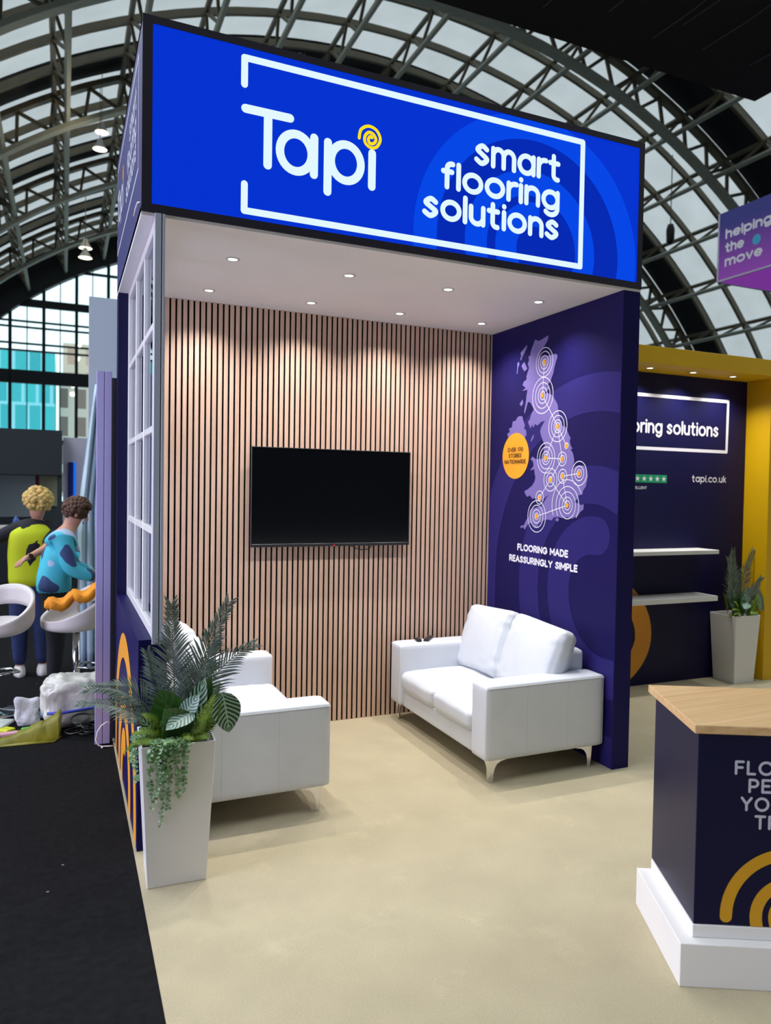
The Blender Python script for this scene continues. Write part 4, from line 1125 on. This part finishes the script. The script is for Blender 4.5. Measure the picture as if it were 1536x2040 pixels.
b = MB(); b.box((-.34, 12.5, -.005), (.5, 12.56, 2.64)); part(b, 'panel', mat('partition_paint', (196, 194, 214), .6), wp)
b = MB(); b.box((-.25, 12.47, .6), (-.155, 12.499, 2.16)); part(b, 'dark_blue_strip', mat('strip_blue', (22, 40, 130), .5), wp)
b = MB(); b.box((-.154, 12.47, .6), (-.115, 12.499, 2.16)); part(b, 'light_strip', emit('strip_glow', (20, 110, 235), 1.0), wp)

# bar stools with round shell seats
M['stool'] = mat('white_shell', (226, 220, 216), .35)
M['stool_dark'] = mat('stool_pad', (48, 40, 52), .6)
def bar_stool(loc, rz, label):
    r = empty('bar_stool', loc, rz); tag(r, label, 'bar stool', 'white shell bar stools')
    b = MB(); n = 40; prof = [(.03, .60), (.14, .61), (.22, .66), (.255, .74)]
    vs = []; k = 0
    rows = 9
    for i in range(rows + 1):
        t = i / rows
        for j in range(n):
            a = 2 * math.pi * j / n
            rise = .5 + .5 * math.cos(a)          # high at the back
            rad = .04 + .22 * math.sin(min(1, t * 1.35) * math.pi / 2)
            z = .60 + (t ** 2.2) * (.10 + .27 * rise ** 1.2)
            vs.append((rad * math.cos(a) * 1.0, rad * math.sin(a) * 1.08, z))
    fs = []
    for i in range(rows):
        for j in range(n):
            j2 = (j + 1) % n
            if 5 <= i <= 6 and (j <= 6 or j >= n - 7): continue     # oval opening in the back
            fs.append((i * n + j, i * n + j2, (i + 1) * n + j2, (i + 1) * n + j))
    b.add(vs, fs); o = b.build('shell_seat', M['stool'], r, smooth=True, subsurf=1)
    q = o.modifiers.new('thick', 'SOLIDIFY'); q.thickness = .028
    b = MB(); b.lathe([(.001, .615), (.15, .62), (.19, .64), (.17, .655), (.001, .65)], n=28); b.build('seat_pad', M['stool_dark'], r, smooth=True)
    b = MB(); b.tube([(0, 0, .02), (0, 0, .60)], .028, 16); b.build('column', M['chrome'], r, smooth=True)
    b = MB(); b.lathe([(.19, 0), (.20, .008), (.19, .014), (.04, .03), (.03, .05)], n=32); b.build('base', M['chrome'], r, smooth=True)
    b = MB(); b.tube([(.0, -.03, .3), (.12, -.12, .3), (.2, 0, .3), (.12, .12, .3), (0, .03, .3)], .01, 8); b.build('footrest', M['chrome'], r, smooth=True)
    return r
bar_stool((-.80, 2.75, -.005), R(60), 'white shell bar stool cut by the left edge of the photo')
bar_stool((-.23, 2.80, -.005), R(20), 'white shell bar stool with an orange cloth lying on it')
b = MB(); n = 14; vs = []; fs = []
for i in range(n + 1):
    for j in range(9):
        x = -.46 + .40 * i / n; y = 2.55 + .24 * j / 8
        vs.append((x, y, .845 + .13 * i / n + .02 * math.sin(i * 1.1) + .015 * math.sin(j * 1.7 + i) - .02 * abs(j - 4) / 4))
for i in range(n):
    for j in range(8): k = i * 9 + j; fs.append((k, k + 9, k + 10, k + 1))
b.add(vs, fs)
o = single(b, 'folded_jacket', [mat('orange_cloth', (240, 150, 30), .8, var=.2, scale=9)], 'orange folded jacket lying across the right bar stool', 'jacket', (-.26, 2.67, .84), smooth=True)
q = o.modifiers.new('thick', 'SOLIDIFY'); q.thickness = .05

from mathutils import noise
# floor clutter
def lump(name, c, size, mt, label, cat, seed, amp=.25, parts=None):
    rnd = random.Random(seed); b = MB(); rbox(b, (0, 0, 0), size, min(size) * .22, 16)
    hz = size[2] / 2; off = Vector((seed * 3.1, seed * 1.7, seed * .9)); out = []
    for x, y, z in b.v:
        P = Vector((x, y, z)); n1 = noise.noise(P * 6 + off); n2 = noise.noise(P * 15 + off * 2); n3 = abs(noise.noise(P * 30 + off))
        k = 1 + amp * (.9 * n1 + .5 * n2 - .35 * n3)
        zz = (z + hz) * (1 + amp * (.8 * n1 + .4 * n2)); 
        out.append((c[0] + x * k, c[1] + y * k, c[2] + max(0, zz)))
    b.v = out
    return single(b, name, [mt], label, cat, (c[0], c[1], c[2]), smooth=True)
wrap = mat('wrapped_plastic', (214, 212, 204), .3, var=.15, scale=7, bump=.8, bscale=10)
pk = lump('wrapped_package', (-.24, 2.28, -.005), (.44, .3, .35), wrap, 'bulky clear-wrapped white package with a blue strap on the black floor', 'package', 4, .2)
b = MB(); b.tube([(-.19, -.165, .135), (-.1, -.17, .13), (.02, -.172, .14), (.12, -.17, .15), (.17, -.16, .19)], .011, 8); b.build('strap', mat('blue_strap', (52, 70, 176), .5), pk, smooth=True)
lump('carrier_bag', (-.565, 2.36, -.005), (.16, .12, .2), mat('white_bag', (214, 214, 222), .45, bump=.5, bscale=12), 'white carrier bag standing left of the wrapped package', 'bag', 9, .35)
b = MB()
b.prism([(-.80, 1.90, -.004), (-.38, 1.86, -.004), (-.33, 1.98, -.004), (-.75, 2.02, -.004)], (0, 0, .006))
vs = []; fs = []; n = 18
for i in range(n + 1):
    t = i / n; h = .02 + .16 * t ** 1.6
    x = -.80 + .46 * t
    for dy, dz in ((-.06, 0), (-.045, h * .7), (0, h), (.05, h * .6), (.07, 0)): vs.append((x + .012 * math.sin(i * 2.1 + dy * 40), 1.97 + .05 * t + dy * (1 + .5 * t), -.002 + dz * (1 + .3 * noise.noise(Vector((i * .45, dy * 30, 2))))))
for i in range(n):
    for j in range(4): k = i * 5 + j; fs.append((k, k + 1, k + 6, k + 5))
fs.append((n * 5 + 4, n * 5 + 3, n * 5 + 2, n * 5 + 1, n * 5))
b.add(vs, fs)
single(b, 'olive_bag', [mat('olive_nylon', (126, 122, 24), .5, var=.3, scale=10, bump=.5, bscale=18)], 'crumpled olive yellow nylon bag lying on the black floor at left', 'bag', (-.57, 1.96, -.004), smooth=True)
for i, (x, y, w, l, rz, c, q) in enumerate(((-.50, 2.53, .10, .12, .3, (150, 176, 214), 'blue and white'), (-.76, 2.40, .16, .2, -.4, (206, 214, 206), 'plain white'), (-.53, 2.17, .12, .12, .2, (92, 176, 70), 'bright green'), (-.69, 2.23, .08, .09, .8, (214, 220, 40), 'fluorescent yellow'), (-.70, 2.125, .2, .05, .1, (226, 170, 186), 'pink'))):
    b = MB(); rbox(b, (0, 0, .014), (w, l, .028), .01, 3)
    o = b.build('leaflet_pack', mat('leaflet_print', c, .5, var=.15, scale=14), None, smooth=True); o.location = (x, y, -.0055); o.rotation_euler = (0, 0, rz)
    tag(o, '%s leaflet pack in the clutter left of the wrapped package' % q, 'leaflets', 'leaflet packs on the floor')
rnd = random.Random(5); b = MB()
for k in range(7):
    cx, cy = -.16 + rnd.uniform(-.06, .05), 1.93 + rnd.uniform(-.06, .1); r0 = rnd.uniform(.05, .1)
    b.tube([(cx + r0 * math.cos(t * .5), cy + r0 * math.sin(t * .5) * .8, .012 + .012 * k + .03 * max(0, math.sin(t * .5 + k))) for t in range(14)], .006, 6)
single(b, 'cable_coil', [M['black']], 'coils of black cable on the floor at the foot of the lavender post', 'cable', (-.2, 1.95, -.002), smooth=True)
b = MB(); b.tube([(-.034, 1.66, .155), (-.06, 1.66, .158), (-.09, 1.655, .14), (-.115, 1.65, .10), (-.124, 1.645, .05), (-.11, 1.64, .015), (-.085, 1.635, .004), (-.05, 1.63, .003), (-.018, 1.62, .004)], .0045, 8)
b.box((-.092, 1.62, -.004), (-.078, 1.64, .006))
single(b, 'white_cable', [M['print_white']], 'thin white cable looping at the foot of the lavender post', 'cable', (-.07, 1.64, -.004), smooth=True)

# ================================================================== PEOPLE
def skin(name, joints, edges, mt, parent, lvl=2):
    me = bpy.data.meshes.new(name)
    ks = list(joints); ix = {k: i for i, k in enumerate(ks)}
    me.from_pydata([joints[k][0] for k in ks], [(ix[a], ix[c]) for a, c in edges], [])
    me.materials.append(mt)
    o = bpy.data.objects.new(name, me); COL.objects.link(o); o.parent = parent
    o.modifiers.new('skin', 'SKIN')
    if not me.skin_vertices: me.skin_vertices.new() if hasattr(me.skin_vertices, 'new') else None
    lay = me.skin_vertices[0].data
    for k in ks:
        r = joints[k][1]; r = r if isinstance(r, tuple) else (r, r)
        lay[ix[k]].radius = r; lay[ix[k]].use_root = (ix[k] == 0)
    s = o.modifiers.new('sub', 'SUBSURF'); s.levels = lvl; s.render_levels = lvl
    o.modifiers['skin'].use_smooth_shade = True
    return o
SK = mat('skin', (206, 152, 128), .55)
def person(loc, rz, label, pose, hair, cloth):
    """pose: joint -> local position (x to the figure's right, -y forward)"""
    r = empty('person', loc, rz); tag(r, label, 'person')
    J = {}
    def add(k, p, rad): J[k] = (Vector(p), rad)
    P = pose
    add('pelvis', P['pelvis'], (.14, .10)); add('waist', P['waist'], (.125, .09)); add('chest', P['chest'], (.15, .105)); add('collar', P['collar'], (.09, .07))
    add('neck', P['neck'], .052); add('skull', P['head'], (.072, .088)); add('crown', P['crown'], (.062, .07))
    E = [('pelvis', 'waist'), ('waist', 'chest'), ('chest', 'collar'), ('collar', 'neck'), ('neck', 'skull'), ('skull', 'crown')]
    for s in 'lr':
        for a, c, rad in (('sho', 'collar', .055), ('elb', 'sho', .042), ('wri', 'elb', .028)):
            add(a + s, P[a + s], rad); E.append((c + ('' if c == 'collar' else s), a + s))
        for a, c, rad in (('hip', 'pelvis', .085), ('kne', 'hip', .058), ('ank', 'kne', .038), ('toe', 'ank', .034)):
            add(a + s, P[a + s], rad); E.append((c + ('' if c == 'pelvis' else s), a + s))
        # palm and five fingers
        w = J['wri' + s][0]; d = (w - J['elb' + s][0]).normalized(); sdv = d.cross(Vector((0, 0, 1))).normalized()
        if sdv.length < .1: sdv = Vector((1, 0, 0))
        add('palm' + s, w + d * .07, (.034, .016)); E.append(('wri' + s, 'palm' + s))
        for f in range(4):
            b0 = w + d * .095 + sdv * (.026 - .0175 * f); ln = (.07, .078, .072, .056)[f]
            add('f%d0%s' % (f, s), b0, .0095); add('f%d1%s' % (f, s), b0 + d * ln * .5 - Vector((0, 0, .012)), .0088); add('f%d2%s' % (f, s), b0 + d * ln * .85 - Vector((0, 0, .034)), .0075)
            E += [('palm' + s, 'f%d0%s' % (f, s)), ('f%d0%s' % (f, s), 'f%d1%s' % (f, s)), ('f%d1%s' % (f, s), 'f%d2%s' % (f, s))]
        add('t0' + s, w + d * .045 + sdv * .034, .011); add('t1' + s, w + d * .08 + sdv * .052 - Vector((0, 0, .01)), .009)
        E += [('palm' + s, 't0' + s), ('t0' + s, 't1' + s)]
    body = skin('body', J, E, SK, r)
    # face on the head
    H = Vector(P['head']); f = Vector(P['face']).normalized(); side = f.cross(Vector((0, 0, 1))).normalized(); upv = side.cross(f)
    b = MB(); b.sphere(H + f * .092 + upv * .01, .013, .016, .022, 10, 8); b.build('nose', SK, body, smooth=True)
    for s in (-1, 1):
        b = MB(); b.sphere(H + f * .078 + upv * .035 + side * (.032 * s), .011, .011, .008, 8, 6); b.build('eye', mat('eye_dark', (40, 30, 28), .3), body, smooth=True)
        b = MB(); b.sphere(H + side * (.082 * s) + upv * .01 - f * .005, .012, .018, .03, 8, 6); b.build('ear', SK, body, smooth=True)
    b = MB(); b.sphere(H + f * .084 - upv * .035, .022, .008, .006, 10, 6); b.build('mouth', mat('lip', (170, 90, 88), .5), body, smooth=True)
    # hair: many small tufts over the skull, clear of the face
    rnd = random.Random(int(abs(loc[0]) * 1000)); b = MB(); cen = H + upv * .045 - f * .015
    for k in range(260):
        z = rnd.uniform(-.75, 1); t = rnd.uniform(0, 6.283); q = math.sqrt(max(0, 1 - z * z))
        dr = side * (q * math.cos(t)) + f * (q * math.sin(t)) + upv * z
        if dr.dot(f) > .25 and z < .45: continue
        if z < -.2 and dr.dot(f) > -.2: continue
        c = cen + Vector((dr.x * hair[1], dr.y * hair[1], dr.z * hair[2]))
        b.sphere(c, rnd.uniform(.016, .03) * hair[3], None, rnd.uniform(.016, .03) * hair[3], 6, 4)
    b.sphere(cen, hair[1] * .95, hair[1] * .95, hair[2] * .95, 16, 10)
    b.build('hair', mat('hair_colour', hair[0], .6, var=.35, scale=30), r, smooth=True)
    def garment(name, ks, grow, mt):
        JJ = {}
        for k in ks:
            p, rad = J[k]; rad = rad if isinstance(rad, tuple) else (rad, rad)
            g2 = .62 if k == 'neck' else grow
            JJ[k] = (p, tuple(x * g2 + .012 for x in rad))
        EE = [(a, c) for a, c in E if a in JJ and c in JJ]
        return skin(name, JJ, EE, mt, r)
    def loft(name, rows, mt):
        b = MB(); n = 24; o = len(b.v); vs = []
        for k, dz, rx, ry in rows:
            c = J[k][0]
            for j in range(n):
                t = 2 * math.pi * j / n
                vs.append((c.x + rx * math.copysign(abs(math.cos(t)) ** .8, math.cos(t)), c.y + ry * math.copysign(abs(math.sin(t)) ** .8, math.sin(t)), c.z + dz))
        fs = [(i * n + j, i * n + (j + 1) % n, (i + 1) * n + (j + 1) % n, (i + 1) * n + j) for i in range(len(rows) - 1) for j in range(n)]
        fs += [tuple(reversed(range(n))), tuple(range((len(rows) - 1) * n, len(rows) * n))]
        b.add(vs, fs); return b.build(name, mt, r, smooth=True, subsurf=1)
    for name, ks, grow, mt in cloth:
        if isinstance(ks, str): loft(name, grow, mt)
        else: garment(name, ks, grow, mt)
    for s in 'lr':
        a = J['ank' + s][0]; t = J['toe' + s][0]; d = (t - a); d.z = 0; d.normalize()
        b = MB(); c = Vector((a.x, a.y, 0)) + d * .05
        vs = [(math.cos(k * math.pi / 8), math.sin(k * math.pi / 8)) for k in range(16)]; sdv = Vector((-d.y, d.x, 0))
        rows = ((1.0, 0.0), (1.03, .02), (.95, .05), (.6, .085), (.35, .10))
        pv = []
        for g, z in rows:
            for cx, cy in vs: pv.append(c + d * (cx * .135 * g - (1 - g) * .06) + sdv * (cy * .05 * (g ** .5)) + Vector((0, 0, z)))
        fs = [(i * 16 + j, i * 16 + (j + 1) % 16, i * 16 + 16 + (j + 1) % 16, i * 16 + 16 + j) for i in range(4) for j in range(16)] + [tuple(reversed(range(16))), tuple(range(64, 80))]
        b.add(pv, fs); b.build('shoe', mat('white_shoe', (226, 222, 218), .5), r, smooth=True)
    return r
TORSO = ['pelvis', 'waist', 'chest', 'collar']
ARMS = ['shol', 'elbl', 'shor', 'elbr']
LEGS = ['waist', 'pelvis', 'hipl', 'knel', 'ankl', 'hipr', 'kner', 'ankr']
VEST = [('pelvis', -.07, .185, .15), ('pelvis', .02, .185, .15), ('waist', 0, .18, .145), ('waist', .1, .19, .15), ('chest', 0, .20, .155), ('chest', .08, .205, .15), ('collar', -.04, .19, .115), ('collar', .01, .13, .09), ('collar', .03, .08, .07)]
JACK = [('pelvis', -.06, .18, .14), ('pelvis', .02, .18, .14), ('waist', 0, .175, .135), ('chest', -.08, .18, .14), ('chest', .02, .17, .13), ('collar', -.05, .12, .09)]
hivis = mat('hi_vis_yellow', (206, 220, 20), .7); 
poseA = {'pelvis': (0, 0, .88), 'waist': (-.005, .0, 1.02), 'chest': (.02, -.03, 1.24), 'collar': (.04, -.05, 1.385), 'neck': (.05, -.06, 1.44), 'head': (.06, -.08, 1.56), 'crown': (.06, -.09, 1.63), 'face': (-.25, 1, -.35),
         'shol': (-.13, -.04, 1.345), 'elbl': (-.33, -.02, 1.24), 'wril': (-.56, .0, 1.22), 'shor': (.19, -.06, 1.345), 'elbr': (.14, -.22, 1.19), 'wrir': (.02, -.30, 1.13),
         'hipl': (-.09, 0, .84), 'knel': (-.09, -.02, .47), 'ankl': (-.085, .0, .09), 'toel': (-.1, .12, .04), 'hipr': (.09, 0, .84), 'kner': (.09, -.02, .47), 'ankr': (.1, .0, .09), 'toer': (.1, .12, .04)}
person((-.60, 3.95, -.005), 0, 'person with pale curly hair in a yellow hi-vis vest over dark sleeves, back turned', poseA, ((214, 180, 104), .108, .115, 1.2),
       [('dark_top', TORSO + ['neck', 'shol', 'elbl', 'wril', 'shor', 'elbr'], 1.08, mat('dark_sleeve', (26, 28, 36), .8)), ('hi_vis_vest', 'loft', VEST, hivis), ('jeans', LEGS, 1.2, mat('blue_jeans', (34, 48, 92), .8, var=.3, scale=12))])
poseB = {'pelvis': (-.02, .0, .88), 'waist': (-.02, .0, 1.02), 'chest': (-.01, -.05, 1.22), 'collar': (.0, -.09, 1.345), 'neck': (.0, -.12, 1.395), 'head': (.0, -.17, 1.50), 'crown': (.0, -.16, 1.575), 'face': (0, -1, -.55),
         'shol': (.17, -.07, 1.30), 'elbl': (.21, -.12, 1.05), 'wril': (.17, -.33, .97), 'shor': (-.17, -.07, 1.30), 'elbr': (-.21, -.12, 1.05), 'wrir': (-.17, -.33, .97),
         'hipl': (.09, 0, .84), 'knel': (.09, -.02, .47), 'ankl': (.09, .0, .09), 'toel': (.1, -.12, .04), 'hipr': (-.09, 0, .84), 'kner': (-.09, -.02, .47), 'ankr': (-.1, .0, .09), 'toer': (-.1, -.12, .04)}
# teal jacket with navy and pale patches
jm = bpy.data.materials.new('patterned_jacket'); jm.use_nodes = True
nt = jm.node_tree; p_ = nt.nodes['Principled BSDF']; p_.inputs['Roughness'].default_value = .7
tc = nt.nodes.new('ShaderNodeTexCoord'); vo = nt.nodes.new('ShaderNodeTexNoise'); vo.inputs['Scale'].default_value = 4.2; vo.inputs['Detail'].default_value = 1
rp = nt.nodes.new('ShaderNodeValToRGB'); rp.color_ramp.interpolation = 'CONSTANT'
rp.color_ramp.elements[0].color = lin((52, 74, 124)); rp.color_ramp.elements[1].position = .42; rp.color_ramp.elements[1].color = lin((70, 192, 214))
e3 = rp.color_ramp.elements.new(.6); e3.color = lin((176, 196, 226))
nt.links.new(tc.outputs['Object'], vo.inputs['Vector']); nt.links.new(vo.outputs['Fac'], rp.inputs['Fac']); nt.links.new(rp.outputs['Color'], p_.inputs['Base Color'])
person((-.40, 3.36, -.005), R(90), 'person with short brown hair in a teal and navy patterned jacket looking down', poseB, ((84, 54, 36), .104, .10, 1.0),
       [('jacket', TORSO + ARMS + ['neck', 'wril', 'wrir', 'hipl', 'hipr'], 1.4, jm), ('jacket_skirt', 'loft', JACK, jm), ('trousers', LEGS, 1.2, mat('black_trousers', (22, 24, 32), .8))])
